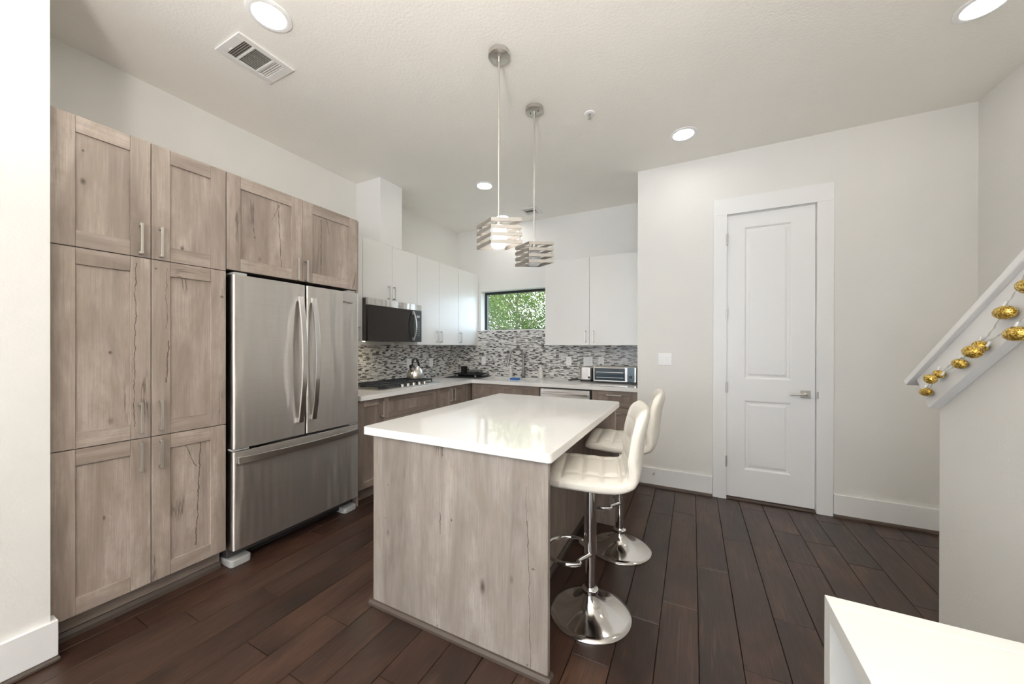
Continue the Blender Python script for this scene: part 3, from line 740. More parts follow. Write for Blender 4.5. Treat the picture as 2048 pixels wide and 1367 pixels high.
# faucet
T = thing('faucet', 'brushed steel gooseneck faucet behind the sink', 'faucet', (-2.03, 4.36, .915))
bm = BM(); lathe(bm, [(.03, .9145), (.03, .922), (.024, .926)], (-2.03, 4.36, 0), 24); obj('base', bm, 'dark_plastic', T, smooth=True)
bm = BM(); lathe(bm, [(.021, .926), (.021, 1.03), (.015, 1.035), (.013, 1.10)], (-2.03, 4.36, 0), 20)
arc = [(-2.03, 4.36, 1.08), (-2.03, 4.36, 1.20)]
for i in range(1, 13):
    a = pi*i/12*1.02; arc.append((-2.03-.085*(1-cos(a))*.85, 4.36-.085*(1-cos(a))*.7, 1.20+.098*sin(a)))
arc += [(-2.18, 4.238, 1.165)]
tube(bm, arc, .014, 14); obj('neck', bm, 'faucet_steel', T, smooth=True)
bm = BM(); tube(bm, [(-2.178, 4.24, 1.185), (-2.188, 4.232, 1.13), (-2.196, 4.226, 1.075)], .015, 14, rs=[.0135, .016, .0175]); obj('spray_head', bm, 'faucet_steel', T, smooth=True)
bm = BM(); tube(bm, [(-2.012, 4.36, .98), (-1.975, 4.35, .985)], .011, 12); tube(bm, [(-1.975, 4.35, .985), (-1.965, 4.30, 1.03)], .006, 10); obj('lever', bm, 'steel_plain', T, smooth=True)
def soap(x, y, label, s):
    T = thing('soap_dispenser', label, 'soap dispenser', (x, y, .9145))
    bm = BM(); lathe(bm, [(.030*s, .915), (.034*s, .925), (.033*s, .985), (.022*s, 1.02), (.012*s, 1.032)], (x, y, 0), 20); obj('bottle', bm, 'soap_plastic', T, smooth=True)
    bm = BM(); lathe(bm, [(.011, 1.032), (.011, 1.045), (.005, 1.046), (.005, 1.075)], (x, y, 0), 12); tube(bm, [(x, y, 1.075), (x-.008, y-.03, 1.078), (x-.01, y-.045, 1.07)], .0045, 8); obj('pump', bm, 'plate_white', T, smooth=True)
soap(-2.205, 4.33, 'pale pump soap bottle under the faucet spout', .95); soap(-1.775, 4.36, 'pale pump soap bottle standing by the sink, between faucet and toaster', 1.05)
bm = BM(); prism(bm, rrect(-2.03, -1.91, 3.955, 4.02, .018), .9145, .938, 'z')
tag(obj('sponge', bm, 'sponge_blue', loc=(-1.97, 3.99, .914), bevel=.006), 'blue sponge on the front edge of the sink', 'sponge')

# drying corner
bm = BM(); prism(bm, rrect(-.25, .25, -.24, .24, .02), 0, .006, 'z')
o = tag(obj('drying_mat', bm, 'rubber_mat'), 'flat black drying mat in the worktop corner', 'mat'); o.location = (-2.72, 4.09, .9145); o.rotation_euler = (0, 0, radians(12))
T = thing('drying_tray', 'black tray on short clear feet standing on the drying mat', 'tray', (-2.72, 4.12, .921))
bm = BM(); prism(bm, rrect(-2.92, -2.53, 4.00, 4.25, .03), .945, .957, 'z'); prism(bm, rrect(-2.935, -2.515, 3.985, 4.265, .03), .957, .963, 'z'); obj('tray', bm, 'rubber_mat', T, bevel=.003)
for x in (-2.87, -2.58):
    for y in (4.03, 4.22):
        bm = BM(); lathe(bm, [(.006, .9212), (.013, .93), (.013, .94), (.008, .9455)], (x, y, 0), 12); obj('foot', bm, 'wire_clear', T, smooth=True)
T = thing('mug', 'black mug standing on the drying tray', 'mug', (-2.80, 4.09, .964))
bm = BM(); lathe(bm, [(.038, .9635), (.042, .97), (.042, 1.05), (.046, 1.055), (.042, 1.057), (.037, 1.05), (.036, .975), (.001, .972)], (-2.80, 4.09, 0), 24); obj('cup', bm, 'cloth_black', T, smooth=True)
bm = BM(); tube(bm, bez([(-2.76, 4.08, .99), (-2.725, 4.07, 1.0), (-2.72, 4.07, 1.03), (-2.76, 4.08, 1.045)], 14), .006, 8); obj('handle', bm, 'cloth_black', T, smooth=True)
bm = BM(); bmesh.ops.create_icosphere(bm, subdivisions=4, radius=1)
for v in bm.verts:
    n_ = noise.fractal(v.co*2.3, 1.0, 2.0, 4); v.co *= 1+.22*n_
    v.co = Vector((v.co.x*.105, v.co.y*.07, v.co.z*.024))
zm = min(v.co.z for v in bm.verts); bmesh.ops.translate(bm, verts=bm.verts, vec=(-2.65, 4.13, .964-zm))
tag(obj('dish_cloth', bm, 'cloth_grey', loc=(-2.65, 4.13, .964), smooth=True), 'crumpled grey dish cloth lying on the drying tray', 'cloth')

# cooktop
T = thing('cooktop', 'five-burner gas cooktop with black grates below the microwave', 'cooktop', (-2.84, 2.8, .915))
CX0, CX1, CY0, CY1 = -3.07, -2.575, 2.405, 3.285
bm = BM(); prism(bm, rrect(CX0, CX1, CY0, CY1, .012), .9145, .924, 'z'); obj('plate', bm, 'steel_plain', T, bevel=.003)
for a, b in ((CY0+.02, CY0+.29), (CY0+.30, CY0+.58), (CY0+.59, CY1-.02)):
    bm = BM(); x0, x1 = CX0+.02, (CX1-.03 if a < 2.6 else CX1-.10); s = .010; zt = .957
    box(bm, x0, x1, a, a+s, zt-.013, zt); box(bm, x0, x1, b-s, b, zt-.013, zt); box(bm, x0, x0+s, a+s, b-s, zt-.013, zt); box(bm, x1-s, x1, a+s, b-s, zt-.013, zt)
    for q in (.17, .34, .5, .66, .83):
        x = x0+(x1-x0)*q; box(bm, x-.004, x+.004, a+s, b-s, zt-.011, zt-.0005)
    m_ = (a+b)/2; box(bm, x0+s, x1-s, m_-.004, m_+.004, zt-.0115, zt+.0005)
    for x in (x0, x1-s):
        for y in (a, b-s): box(bm, x, x+s, y, y+s, .9242, zt-.012)
    obj('grate', bm, 'black_iron', T, bevel=.0015, seg=1)
for x, y, r in ((-2.95, 2.55, .04), (-2.70, 2.55, .045), (-2.86, 2.845, .055), (-2.95, 3.13, .045), (-2.76, 3.13, .035)):
    bm = BM(); lathe(bm, [(r, .9242), (r, .932), (r*.8, .934), (r*.8, .941), (.001, .942)], (x, y, 0), 24); obj('burner', bm, 'black_iron', T, smooth=True)
for i in range(5):
    y = 2.72+.085*i; bm = BM(); lathe(bm, [(.019, .9242), (.017, .945), (.015, .948), (.001, .948)], (-2.612, y, 0), 20); box(bm, -2.629, -2.595, y-.003, y+.003, .944, .952)
    obj('knob', bm, 'steel_plain', T, smooth=True)
# kettle
KX, KY, KZ = -2.86, 3.19, .9585
T = thing('kettle', 'steel whistling kettle with black curved handle on the rear burner', 'kettle', (KX, KY, KZ))
bm = BM(); prof = [(.075, 0), (.093, .004), (.098, .02), (.096, .05), (.085, .085), (.066, .115), (.047, .132), (.045, .134)]
lathe(bm, [(r, KZ+h) for r, h in prof], (KX, KY, 0), 40); obj('body', bm, 'steel_plain', T, smooth=True)
bm = BM(); lathe(bm, [(.044, KZ+.1345), (.040, KZ+.142), (.012, KZ+.148), (.008, KZ+.152), (.012, KZ+.160), (.012, KZ+.168), (.001, KZ+.172)], (KX, KY, 0), 24); obj('lid', bm, 'steel_plain', T, smooth=True)
dx, dy = .25, -.97
bm = BM(); tube(bm, [(KX+dx*.05, KY+dy*.05, KZ+.085), (KX+dx*.085, KY+dy*.085, KZ+.115), (KX+dx*.105, KY+dy*.105, KZ+.14)], .02, 14, rs=[.03, .022, .017]); obj('spout', bm, 'steel_plain', T, smooth=True)
bm = BM(); tube(bm, [(KX+dx*.10, KY+dy*.10, KZ+.137), (KX+dx*.112, KY+dy*.112, KZ+.150)], .02, 14); obj('whistle', bm, 'dark_plastic', T, smooth=True)
hp = [(KX+dx*.055, KY+dy*.055, KZ+.125), (KX+dx*.068, KY+dy*.068, KZ+.185), (KX+dx*.03, KY+dy*.03, KZ+.225), (KX-dx*.03, KY-dy*.03, KZ+.222), (KX-dx*.075, KY-dy*.075, KZ+.175), (KX-dx*.088, KY-dy*.088, KZ+.125)]
bm = BM(); b_ = bez(hp, 40); tube(bm, b_, .011, 12, rs=[.007 if i < 8 else .0125 for i in range(len(b_))]); obj('handle', bm, 'dark_plastic', T, smooth=True)

# microwave
T = thing('microwave', 'over-the-range microwave with black glass door and steel top strip', 'microwave', (-2.95, 2.77, 1.375))
bm = BM(); box(bm, LX+.009, -2.762, 2.3985, 3.1475, 1.378, 1.790); obj('body', bm, 'body_gray', T)
bm = BM(); box(bm, -2.761, -2.730, 2.3985, 3.1475, 1.7245, 1.790); ts = obj('top_strip', bm, 'steel_brushed', T, bevel=.002)
bm = BM(); box(bm, -2.761, -2.732, 2.3985, 3.020, 1.378, 1.7235); d = obj('door', bm, 'black_glass', T, bevel=.003)
bm = BM(); box(bm, -2.7315, -2.7305, 2.445, 2.93, 1.425, 1.69); obj('door_window', bm, 'black_glass', d)
bm = BM(); box(bm, -2.761, -2.732, 3.0215, 3.1475, 1.378, 1.7235); cp = obj('control_panel', bm, 'panel_glass', T, bevel=.002)
bm = BM(); box(bm, -2.7318, -2.7312, 3.065, 3.115, 1.645, 1.672)
for r in range(8):
    for c_ in range(3): box(bm, -2.7318, -2.7312, 3.065+c_*.02, 3.074+c_*.02, 1.445+r*.022, 1.450+r*.022)
obj('buttons', bm, 'button_grey', cp)
FX2 = FX; FX = -2.732; hh_ = bow(3.0, 3.0, 1.392, 1.712, .020, .042, .010, d); FX = FX2
text_mesh('logo', 'Whirlpool', .013, ts, (-2.7297, 2.80, 1.741), (0, 1, 0), (0, 0, 1), 'ink', .3, .0004)
bm = BM(); box(bm, -2.90, -2.76, 2.42, 3.12, 1.3775, 1.3779); obj('grease_filter', bm, 'steel_plain', T)
bm = BM(); box(bm, -2.99, -2.92, 2.47, 2.53, 1.3762, 1.3772); obj('cooktop_lamp', bm, 'hood_lamp', T)

# toaster oven, toaster
OX0, OX1, OY0, OY1, OZ = -1.030, -.552, 4.13, 4.42, .9145
T = thing('toaster_oven', 'stainless toaster oven with glass door next to the wall', 'toaster oven', (-.79, 4.27, OZ))
bm = BM(); box(bm, OX0, OX1, OY0+.012, OY1, .930, 1.100); obj('body', bm, 'steel_plain', T, bevel=.006)
for x in (OX0+.04, OX1-.04):
    for y in (OY0+.04, OY1-.04):
        bm = BM(); lathe(bm, [(.014, OZ+.0002), (.016, .930)], (x, y, 0), 12); obj('foot', bm, 'dark_plastic', T)
bm = BM(); box(bm, OX0+.003, OX1-.003, OY0-.001, OY0+.011, .920, .930); obj('tray_front', bm, 'dark_plastic', T)
bm = BM(); x0, x1 = OX0+.006, -.660
box(bm, x0, x1, OY0-.006, OY0+.0115, .934, .946); box(bm, x0, x1, OY0-.006, OY0+.0115, 1.083, 1.096); box(bm, x0, x0+.012, OY0-.006, OY0+.0115, .946, 1.083); box(bm, x1-.012, x1, OY0-.006, OY0+.0115, .946, 1.083)
d = obj('door', bm, 'steel_plain', T, bevel=.002)
bm = BM(); box(bm, x0+.012, x1-.012, OY0-.001, OY0+.009, .946, 1.083); obj('door_glass', bm, 'oven_glass', d)
bm = BM(); box(bm, x0+.03, x1-.03, OY0-.0022, OY0-.0012, 1.035, 1.040); box(bm, x0+.03, x1-.03, OY0-.0022, OY0-.0012, .975, .979); obj('rack_wires', bm, 'steel_plain', d)
bm = BM(); tube(bm, [(x0+.02, OY0-.03, 1.088), (x1-.02, OY0-.03, 1.088)], .006, 10); box(bm, x0+.02, x0+.03, OY0-.03, OY0-.006, 1.084, 1.092); box(bm, x1-.03, x1-.02, OY0-.03, OY0-.006, 1.084, 1.092); obj('handle', bm, 'steel_plain', d, smooth=True)
bm = BM(); box(bm, -.648, -.572, OY0+.001, OY0+.0115, .936, 1.094); cp = obj('control_panel', bm, 'display_blue', T, bevel=.002)
bm = BM(); lathe(bm, [(.016, OY0+.001), (.014, OY0-.014), (.001, OY0-.014)], (-.612, 0, .99), 18, 'y'); obj('knob', bm, 'dark_plastic', cp)
bm = BM()
for q in range(3): box(bm, -.637+q*.02, -.625+q*.02, OY0-.0005, OY0+.001, .948, .956)
obj('buttons', bm, 'ink', cp)
T = thing('toaster', 'small stainless toaster beside the toaster oven', 'toaster', (-1.13, 4.29, .9145))
bm = BM(); prism(bm, rrect(-1.205, -1.062, 4.18, 4.42, .03), .932, 1.085, 'z'); obj('body', bm, 'steel_plain', T, bevel=.012, seg=4)
bm = BM(); prism(bm, rrect(-1.200, -1.066, 4.19, 4.41, .02), .915, .9318, 'z'); obj('base', bm, 'dark_plastic', T)
for xs_ in (-1.165, -1.120):
    bm = BM(); box(bm, xs_, xs_+.02, 4.22, 4.39, 1.085, 1.0868); obj('slot', bm, 'black_gap', T)
bm = BM(); lathe(bm, [(.014, 4.1795), (.012, 4.168), (.001, 4.168)], (-1.09, 0, .965), 18, 'y'); obj('knob', bm, 'dark_plastic', T)
bm = BM(); tube(bm, bez([(-1.21, 4.40, .92), (-1.26, 4.36, .919), (-1.31, 4.30, .919), (-1.335, 4.25, .919)], 20), .0042, 8)
box(bm, -1.355, -1.325, 4.215, 4.25, .9148, .928)
tag(obj('power_cord', bm, 'dark_plastic', loc=(-1.28, 4.32, .915)), 'short black cord lying on the worktop beside the toaster', 'cord')

# ------------------------------------------------------------------ island
IX0, IX1, IY0, IY1 = -1.476, -.511, 1.333, 2.735
T = thing('kitchen_island', 'weathered grey wood kitchen island under the pendant lights', 'island', (-1.0, 2.03, 0))
bm = BM(); box(bm, IX0, IX1, IY0, IY0+.025, .0, CT-.001); obj('end_panel', bm, 'island_laminate', T, bevel=.001, seg=1)
bm = BM(); box(bm, IX0, IX1, IY1-.025, IY1, .0, CT-.001); obj('end_panel', bm, 'laminate_v', T, bevel=.001, seg=1)
bm = BM(); box(bm, IX0+.002, -.745, IY0+.0255, IY1-.0255, .0, CT-.001); obj('body', bm, 'laminate_v', T)
bm = BM()
prism(bm, [(IY0-.0005, 0), (IY0-.0005, .022), (IY0-.010, .022), (IY0-.019, .012), (IY0-.020, 0)], IX0-.016, IX1+.014, 'x')
prism(bm, [(IX0-.0005, 0), (IX0-.0005, .022), (IX0-.010, .022), (IX0-.018, .012), (IX0-.018, 0)], IY0-.0005, IY1, 'y')
prism(bm, [(IX1+.0005, 0), (IX1+.0005, .022), (IX1+.008, .022), (IX1+.015, .012), (IX1+.015, 0)], IY0-.0005, IY0+.028, 'y')
prism(bm, [(-.7445, 0), (-.7445, .03), (-.735, .03), (-.727, .018), (-.726, 0)], IY0+.026, IY1-.026, 'y')
obj('shoe_moulding', bm, 'shoe_grey', T)
bm = BM(); prism(bm, rrect(-1.535, -.492, 1.312, 2.795, .02, 5), CT, .914, 'z')
tag(obj('island_countertop', bm, 'quartz', loc=(-1.0, 2.05, CT), bevel=.003), 'glossy white quartz slab on top of the island', 'countertop')

# ------------------------------------------------------------------ bar stools
def stool(name, label, loc, rot, seat_rot):
    T = thing(name, label, 'bar stool', (0, 0, 0), 'white leather bar stools at the island')
    R_ = Matrix.Rotation(seat_rot, 3, 'Z')
    bm = BM(); prof = [(.197, 0), (.2, .004), (.198, .009), (.17, .016), (.12, .030), (.075, .052), (.048, .078), (.036, .096), (.033, .108)]
    lathe(bm, prof, n=80); obj('base', bm, 'chrome_worn', T, smooth=True, angle=60)
    bm = BM(); lathe(bm, [(.036, .108), (.040, .112), (.040, .126), (.030, .132), (.028, .136)], n=40); obj('collar', bm, 'chrome', T, smooth=True)
    bm = BM(); lathe(bm, [(.0245, .13), (.0245, .31)], n=40); col = obj('lower_column', bm, 'chrome', T, smooth=True)
    bm = BM(); lathe(bm, [(.0255, .296), (.0300, .300), (.0300, .655)], n=40); obj('column_sleeve', bm, 'chrome', T, smooth=True)
    # D-shaped foot rest
    bm = BM(); pts = []
    r = .125; cx = -.105
    pts.append((.0, .024, .305))
    pts.append((-.05, .085, .303))
    for i in range(13):
        a = radians(60+240*i/12); pts.append((cx+.118*cos(a)*1.0, .125*sin(a), .302))
    pts.append((-.05, -.085, .303)); pts.append((.0, -.024, .305))
    pts = [tuple(R_ @ Vector(p)) for p in pts]
    tube(bm, bez(pts, 90), .0105, 12); obj('foot_rest', bm, 'chrome', T, smooth=True)
    bm = BM(); box(bm, -.09, .09, -.09, .09, .655, .668)
    bmesh.ops.rotate(bm, verts=bm.verts, cent=(0, 0, 0), matrix=R_); obj('seat_plate', bm, 'dark_plastic', T)
    # padded shell: seat sweeping up into the backrest
    spine = [Vector(p) for p in ((-.20, 0, .705), (-.15, 0, .712), (-.05, 0, .708), (.05, 0, .704), (.125, 0, .707), (.182, 0, .733), (.208, 0, .79), (.218, 0, .86), (.228, 0, .93), (.244, 0, 1.0), (.262, 0, 1.055))]
    sp = bez([tuple(p) for p in spine], 110); L = [0]
    for a, b in zip(sp, sp[1:]): L.append(L[-1]+(b-a).length)
    tot = L[-1]; ns = len(sp); nr = 84; rings = []
    seat_len = .385
    for i, p in enumerate(sp):
        t_ = (sp[min(i+1, ns-1)]-sp[max(i-1, 0)]).normalized(); nrm = Vector((-t_.z, 0, t_.x))   # inner (sitting) side
        s = L[i]; e0 = min(1, s/.045); e1 = min(1, (tot-s)/.06)
        endr = sqrt(max(0, 1-(1-e0)**2)) * sqrt(max(0, 1-(1-e1)**2))
        hw = .205 + .012*sin(pi*min(1, s/seat_len)) 
        if s > seat_len: hw = .205 - .012*((s-seat_len)/(tot-seat_len))**2
        ew = min(1, (tot-s)/.11); hw *= .62+.38*sqrt(max(0, 1-(1-ew)**2)); ew0 = min(1, s/.08); hw *= .86+.14*sqrt(max(0, 1-(1-ew0)**2))
        th = .034 if s < seat_len else .034 - .006*((s-seat_len)/(tot-seat_len))
        th *= max(.03, endr)
        ring = []
        for k_ in range(nr):
            a = 2*pi*k_/nr; ca, sa = cos(a), sin(a)
            u = hw*(abs(ca)**.42)*(1 if ca >= 0 else -1); v_ = th*(abs(sa)**.62)*(1 if sa >= 0 else -1)
            d_ = 0
            if sa > 0:   # quilting on the sitting side
                g1 = min(abs(((s+.02) % .092)-0), abs(.092-((s+.02) % .092))); g2 = abs(((u+.2125) % .085)); g2 = min(g2, .085-g2)
                gr = max(math.exp(-(g1/.0075)**2), math.exp(-(g2/.0075)**2))
                puff = .5*(1-cos(2*pi*((s+.02) % .092)/.092))*.5*(1-cos(2*pi*((u+.2125) % .085)/.085))
                d_ = (-.010*gr + .0045*puff)*min(1, sa*1.6)*endr*(1 if s < seat_len else .5)*min(1, max(0, (.2-abs(u))/.03))
            elif s > seat_len+.02:
                g1 = abs(u) ; d_ = -.002*math.exp(-((s-seat_len-.19)/.005)**2)
            P_ = p + nrm*(v_+d_) + Vector((0, u, 0))
            P_.x += .0 if s < seat_len else -.035*(u/.21)**2*min(1, (s-seat_len)/.1)   # wings curl forward a little
            ring.append(bm_v(P_))
        rings.append(ring)
    bm = BM(); rv = [[bm.verts.new(R_ @ q) for q in r_] for r_ in rings]
    for a, b in zip(rv, rv[1:]):
        for k_ in range(nr):
            j = (k_+1) % nr; bm.faces.new((a[k_], a[j], b[j], b[k_]))
    bm.faces.new(rv[0]); bm.faces.new(rv[-1]); bmesh.ops.recalc_face_normals(bm, faces=bm.faces)
    sh = obj('seat_shell', bm, 'leather', T, smooth=True, angle=75)
    # welt seam running round the side
    for sg in (1, -1):
        bm = BM(); pts = []
        for i in range(4, ns-6):
            r_ = rings[i]; k_ = 0 if sg > 0 else nr//2
            q = (r_[(k_+5*sg) % nr] if sg > 0 else r_[(k_-5) % nr]); pts.append(R_ @ (q + Vector((0, .0006*sg, 0))))
        tube(bm, pts[::2], .0016, 6); obj('seam', bm, 'leather', sh)
    T.location = loc; T.rotation_euler = (0, 0, rot); return T
def bm_v(p): return Vector(p)
stool('bar_stool', 'cream quilted leather bar stool at the near end of the island', (-.455, 1.775, 0), 0, radians(13))
stool('bar_stool', 'cream quilted leather bar stool farther along, closer to the pantry wall', (-.428, 2.435, 0), 0, radians(6))

# ------------------------------------------------------------------ pendants
def pendant(label, x, y, zt, lit, rot):
    T = thing('pendant_light', label, 'pendant light', (0, 0, 0), 'pendant lights over the island')
    bm = BM(); lathe(bm, [(.0615, CEIL-.0005), (.0625, CEIL-.004), (.0625, CEIL-.024), (.060, CEIL-.026), (.001, CEIL-.026)], n=48); ca = obj('canopy', bm, 'nickel', T, smooth=True, angle=50)
    bm = BM(); lathe(bm, [(.009, CEIL-.026), (.009, CEIL-.055), (.006, CEIL-.057)], n=16); lathe(bm, [(.0055, CEIL-.05), (.0055, zt+.01)], n=14); lathe(bm, [(.0075, 2.52), (.0075, 2.60)], n=14); obj('rod', bm, 'nickel', T, smooth=True)
    if not lit:
        for sx in (-.03, .03):
            bm = BM(); lathe(bm, [(.004, CEIL-.026), (.004, CEIL-.032)], (sx, 0, 0), 10); obj('screw', bm, 'ink', ca)
    # skewed four-sided bands, as the photo shows them
    H, PITCH_, th = .0212, .0415, .0028
    cor = [(-.135, .068), (-.040, -.078), (.135, -.068), (.040, .078)]
    cor = [(cos(YAW)*u-sin(YAW)*v, sin(YAW)*u+cos(YAW)*v) for u, v in cor]
    inner = []
    for i in range(4):
        p0, p1, p2 = Vector(cor[i-1]), Vector(cor[i]), Vector(cor[(i+1) % 4])
        e1 = (p1-p0).normalized(); e2 = (p2-p1).normalized(); n1 = Vector((-e1.y, e1.x)); n2 = Vector((-e2.y, e2.x)); bs = (n1+n2).normalized()
        inner.append(tuple(p1 + bs*(th/max(.3, bs.dot(n1)))))
    for i in range(4):
        z0 = zt-H-PITCH_*i; bm = BM()
        rings = [[bm.verts.new((x_, y_, z_)) for x_, y_ in poly] for poly, z_ in ((cor, z0), (cor, z0+H), (inner, z0+H), (inner, z0))]
        for q in range(4):
            A_, B_ = rings[q], rings[(q+1) % 4]
            for k_ in range(4): bm.faces.new((A_[k_], A_[(k_+1) % 4], B_[(k_+1) % 4], B_[k_]))
        bmesh.ops.recalc_face_normals(bm, faces=bm.faces); obj('shade_band', bm, 'shade_nickel', T, bevel=.0006, seg=1)
    bm = BM()
    for x_, y_ in cor: lathe(bm, [(.0028, zt-PITCH_*3-H+.002), (.0028, zt-.002)], (x_*.90, y_*.90, 0), 8)
    tube(bm, [(cor[0][0]*.94, cor[0][1]*.94, zt-.008), (cor[2][0]*.94, cor[2][1]*.94, zt-.008)], .003, 8); tube(bm, [(cor[1][0]*.94, cor[1][1]*.94, zt-.008), (cor[3][0]*.94, cor[3][1]*.94, zt-.008)], .003, 8)
    obj('frame', bm, 'shade_nickel', T)
    bm = BM(); lathe(bm, [(.020, zt-.006), (.020, zt-.035)], n=20); obj('lamp_holder', bm, 'nickel', T, smooth=True)
    bm = BM(); lathe(bm, [(.0445, zt-.030), (.0455, zt-.036), (.0455, zt-.135), (.035, zt-.150), (.001, zt-.153)], n=36); obj('glass_diffuser', bm, 'bulb_glow' if lit else 'frosted_glass', T, smooth=True)
    T.location = (x, y, 0); return T
pendant('lit nickel pendant of stacked skewed bands nearer the fridge end of the island', -1.005, 1.818, 2.055, True, -34)
pendant('unlit nickel pendant of stacked skewed bands farther over the island', -1.012, 2.352, 2.060, False, -30)

# ------------------------------------------------------------------ ceiling fixtures
DL = [(-1.945, 1.080, 'round recessed ceiling light beside the large air vent'), (-1.970, 3.250, 'round recessed ceiling light above the cooktop side of the kitchen'),
      (-2.239, 4.153, 'round recessed ceiling light near the window corner, behind the lit pendant'), (-.069, 3.173, 'round recessed ceiling light near the pantry wall'),
      (1.285, 2.640, 'round recessed ceiling light above the stairs'), (-.9, -1.2, 'added unseen recessed light over the living room near the window, for ambient light'), (.3, -2.4, 'added unseen recessed light over the living room by the stairs, for ambient light')]  # the two living room lights are added, out of view, for ambient light
for x, y, lb in DL:
    T = thing('recessed_light', lb, 'ceiling light', (x, y, CEIL), 'recessed ceiling lights')
    bm = BM(); lathe(bm, [(.102, CEIL-.0006), (.101, CEIL-.005), (.088, CEIL-.009), (.076, CEIL-.0065), (.0755, CEIL-.0012)], (x, y, 0), 56); obj('trim_ring', bm, 'plate_white', T, smooth=True)
    bm = BM(); lathe(bm, [(.0745, CEIL-.0040), (.0745, CEIL-.0012)], (x, y, 0), 48); obj('diffuser', bm, 'downlight_glow', T)
def register(label, x0, x1, y0, y1):
    T = thing('ceiling_vent', label, 'air vent', ((x0+x1)/2, (y0+y1)/2, CEIL), 'ceiling air vents')
    z = CEIL; bm = BM(); box(bm, x0+.03, x1-.03, y0+.03, y1-.03, z-.0015, z-.0005); obj('backing', bm, 'vent_dark', T)
    L = y1-y0; ya = y0+.045; yd = y1-.045; yb = ya+(yd-ya)*.24; yc = ya+(yd-ya)*.74; bx = .036
    bm = BM(); zz = z-.009
    box(bm, x0, x0+bx, y0, y1, zz, z-.0004); box(bm, x1-bx, x1, y0, y1, zz, z-.0004)
    for a, b in ((y0, ya), (yb-.006, yb+.006), (yc-.006, yc+.006), (yd, y1)): box(bm, x0+bx, x1-bx, a, b, zz, z-.0004)
    obj('frame', bm, 'vent_white', T, bevel=.002)
    def slat(bm_, a, b, c_, d_, tilt, along):
        # thin tilted blade
        w_ = .006
        if along == 'x': P_ = [(a, c_-w_*.3, zz+.0005), (b, c_-w_*.3, zz+.0005), (b, c_+w_*.6, z-.002), (a, c_+w_*.6, z-.002)]
        else: P_ = [(c_-w_*.3*tilt, a, zz+.0005), (c_-w_*.3*tilt, b, zz+.0005), (c_+w_*.6*tilt, b, z-.002), (c_+w_*.6*tilt, a, z-.002)]
        v = [bm_.verts.new(p) for p in P_]; off = Vector((0, .0012, 0)) if along == 'x' else Vector((.0012, 0, 0))
        u = [bm_.verts.new(Vector(p)+off) for p in P_]
        fs = [bm_.faces.new(v), bm_.faces.new(u[::-1])] + [bm_.faces.new((v[i], v[(i+1) % 4], u[(i+1) % 4], u[i])) for i in range(4)]
        bmesh.ops.recalc_face_normals(bm_, faces=fs)
    bm = BM(); n = 12
    for i in range(n): slat(bm, yb+.007, yc-.007, x0+bx+(x1-x0-2*bx)*(i+.5)/n, 0, -1, 'y')
    for a, b, sg in ((ya, yb-.006, 1), (yc+.006, yd, -1)):
        for i in range(4):
            c_ = a+(b-a)*(i+.6)/4
            slat(bm, x0+bx, x1-bx, c_, 0, sg, 'x')
            if sg < 0: box(bm, x0+bx, x1-bx, c_-.006, c_+.004, z-.004, z-.002)
    obj('louvres', bm, 'vent_white', T)
    bm = BM(); tube(bm, [((x0+x1)/2-.03, y0+.03, zz-.001), ((x0+x1)/2-.03, y0+.03, zz-.012), ((x0+x1)/2+.0, y0+.03, zz-.012)], .002, 6); obj('damper_lever', bm, 'vent_white', T)
register('large white ceiling air vent beside the recessed light above tall cabinets', -2.440, -2.189, 1.060, 1.362)
register('small white ceiling air vent near the back wall above the sink', -1.925, -1.705, 3.985, 4.240)
T = thing('fire_sprinkler', 'small white ceiling sprinkler head between pendants and pantry wall', 'sprinkler', (-.675, 2.587, CEIL))
bm = BM(); lathe(bm, [(.040, CEIL-.0005), (.038, CEIL-.006), (.020, CEIL-.009), (.018, CEIL-.004), (.001, CEIL-.004)], (-.675, 2.587, 0), 32); obj('escutcheon', bm, 'plate_white', T, smooth=True)
bm = BM(); lathe(bm, [(.008, CEIL-.005), (.007, CEIL-.020), (.003, CEIL-.022), (.003, CEIL-.036), (.014, CEIL-.037), (.014, CEIL-.039), (.001, CEIL-.040)], (-.675, 2.587, 0), 16); obj('head', bm, 'nickel', T)

# ------------------------------------------------------------------ white shelf unit in the near corner
SH, sx0, sx1, sy0, sy1, st_ = .77, .270, .66, -.42, 1.049, .038
T = thing('shelf_unit', 'low white open cube shelf unit in the foreground near the stairs', 'shelf unit', (.46, .3, 0))
bm = BM(); box(bm, sx0, sx1, sy1-st_, sy1, 0, SH); obj('side_panel', bm, 'shelf_white', T, bevel=.0012)
bm = BM(); box(bm, sx0, sx1, sy0, sy0+st_, 0, SH); obj('side_panel', bm, 'shelf_white', T, bevel=.0012)
bm = BM(); box(bm, sx0, sx1, sy0+st_+.0006, sy1-st_-.0006, SH-st_, SH-.0004); obj('top', bm, 'shelf_white', T, bevel=.0012)
bm = BM(); box(bm, sx0, sx1, sy0+st_+.0006, sy1-st_-.0006, 0, st_); obj('bottom', bm, 'shelf_white', T)
bm = BM(); box(bm, sx0+.004, sx1, sy0+st_+.0006, sy1-st_-.0006, .376, .392); obj('shelf', bm, 'shelf_white', T)
for i in range(1, 4):
    y = sy0+(sy1-sy0)*i/4; bm = BM(); box(bm, sx0+.004, sx1, y-.008, y+.008, st_, .3755); box(bm, sx0+.004, sx1, y-.008, y+.008, .3925, SH-st_); obj('divider', bm, 'shelf_white', T)
bm = BM(); box(bm, sx1-.006, sx1-.0005, sy0+.05, sy1-.05, st_+.001, SH-st_-.001)
obj('back_panel', bm, 'shelf_white', T)

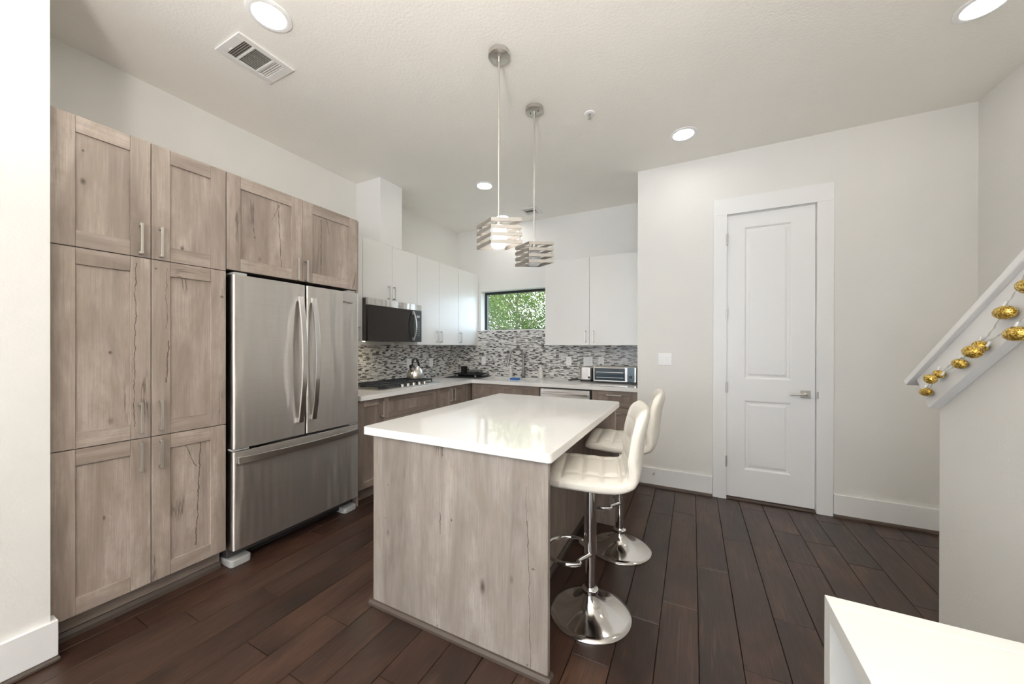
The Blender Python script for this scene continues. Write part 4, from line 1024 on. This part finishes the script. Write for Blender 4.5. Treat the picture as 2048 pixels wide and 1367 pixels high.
# ------------------------------------------------------------------ torch lamps added unseen behind the camera, to brighten the ceiling
for x, y, lb in ((-.10, -.98, 'added steel torch lamp, unseen behind the camera, brightening the kitchen ceiling'), (.30, -2.2, 'added steel torch lamp, unseen in the living room, brightening the ceiling')):
    T = thing('added_fill_lamp', lb, 'added fill lamp', (x, y, 0), 'added torch lamps for ceiling fill')
    bm = BM(); lathe(bm, [(.14, .0005), (.14, .018), (.02, .03), (.012, .04)], (x, y, 0), 40); obj('base', bm, 'nickel', T, smooth=True)
    bm = BM(); lathe(bm, [(.011, .04), (.011, 1.36)], (x, y, 0), 16); obj('pole', bm, 'nickel', T, smooth=True)
    bm = BM(); lathe(bm, [(.02, 1.36), (.10, 1.40), (.19, 1.47), (.225, 1.505), (.222, 1.505), (.186, 1.476), (.098, 1.406), (.001, 1.385)], (x, y, 0), 40); obj('lamp_shade', bm, 'plate_white', T, smooth=True)

# ------------------------------------------------------------------ outside: ground and trees
bm = BM(); box(bm, -30, 25, 5.2, 40, -4.2, -4.0); o = struct('ground_outside', bm, 'ground_far')
def tree(cx, cy_, zc, rx, ry, rz, n, seed, size, label):
    rr = random.Random(seed)
    T = thing('tree', label, 'tree', (cx, cy_, -4.0), 'trees outside the kitchen window')
    bm = BM(); limbs = []
    tube(bm, [(cx, cy_, -4), (cx+.1, cy_, -1.5), (cx, cy_+.1, zc-rz*.6), (cx+.1, cy_, zc+rz*.5)], .2, 10, rs=[.2, .12, .05, .012])
    for i in range(16):
        a = rr.uniform(0, 2*pi); z0 = zc-rz*.7+rr.random()*rz*.9; l = rr.uniform(.5, .95)
        e = Vector((cx+cos(a)*rx*l, cy_+sin(a)*ry*l, z0+rr.uniform(.4, 1.3))); m_ = Vector((cx, cy_, z0)).lerp(e, .5)+Vector((0, 0, .25))
        tube(bm, [(cx, cy_, z0), m_, e], .04, 6, rs=[.03, .018, .007]); limbs.append((m_, e))
    obj('trunk', bm, 'bark', T)
    verts, faces, tones = [], [], []
    centers = []
    for i in range(150):
        while True:
            p = Vector((rr.uniform(-1, 1), rr.uniform(-1, 1), rr.uniform(-1, 1)))
            if p.length < 1: break
        centers.append((Vector((cx+p.x*rx, cy_+p.y*ry, zc+p.z*rz)), rr.random()))
    for i in range(n):
        c_, tn = rr.choice(centers); q = Vector((rr.gauss(0, 1), rr.gauss(0, 1), rr.gauss(0, 1)))*.27
        P0 = c_+q; d_ = Vector((rr.gauss(0, 1), rr.gauss(0, 1), rr.gauss(0, .6))).normalized(); s_ = d_.cross(Vector((rr.gauss(0, 1), rr.gauss(0, 1), rr.gauss(0, 1)))).normalized()
        L = size*rr.uniform(.7, 1.3); k_ = len(verts)
        verts += [P0, P0+d_*L*.5+s_*L*.24, P0+d_*L, P0+d_*L*.5-s_*L*.24]
        faces.append((k_, k_+1, k_+2, k_+3)); tones.append(min(1, max(0, .55*tn+.45*rr.random())))
    me = bpy.data.meshes.new('foliage'); off = Vector((cx, cy_, -4.0)); me.from_pydata([v-off for v in verts], [], faces)
    at_ = me.attributes.new('tone', 'FLOAT', 'FACE'); at_.data.foreach_set('value', tones)
    me.materials.append(MAT['leaf']); o = bpy.data.objects.new('foliage', me); C.objects.link(o); o.parent = T
    return T
tree(-5.2, 10.5, 2.3, 2.6, 1.4, 2.2, 30000, 3, .085, 'leafy green tree filling the kitchen window')
tree(-8.6, 15.5, 2.2, 4.0, 1.6, 3.0, 18000, 5, .12, 'second green tree farther behind, seen through the window')
sun = bpy.data.lights.new('sun', 'SUN'); sun.energy = 1.2; sun.angle = .02; sun.color = (1, .95, .85)
so = bpy.data.objects.new('sun', sun); C.objects.link(so); so.rotation_euler = (radians(38), radians(-25), 0); so.location = (0, 8, 8)
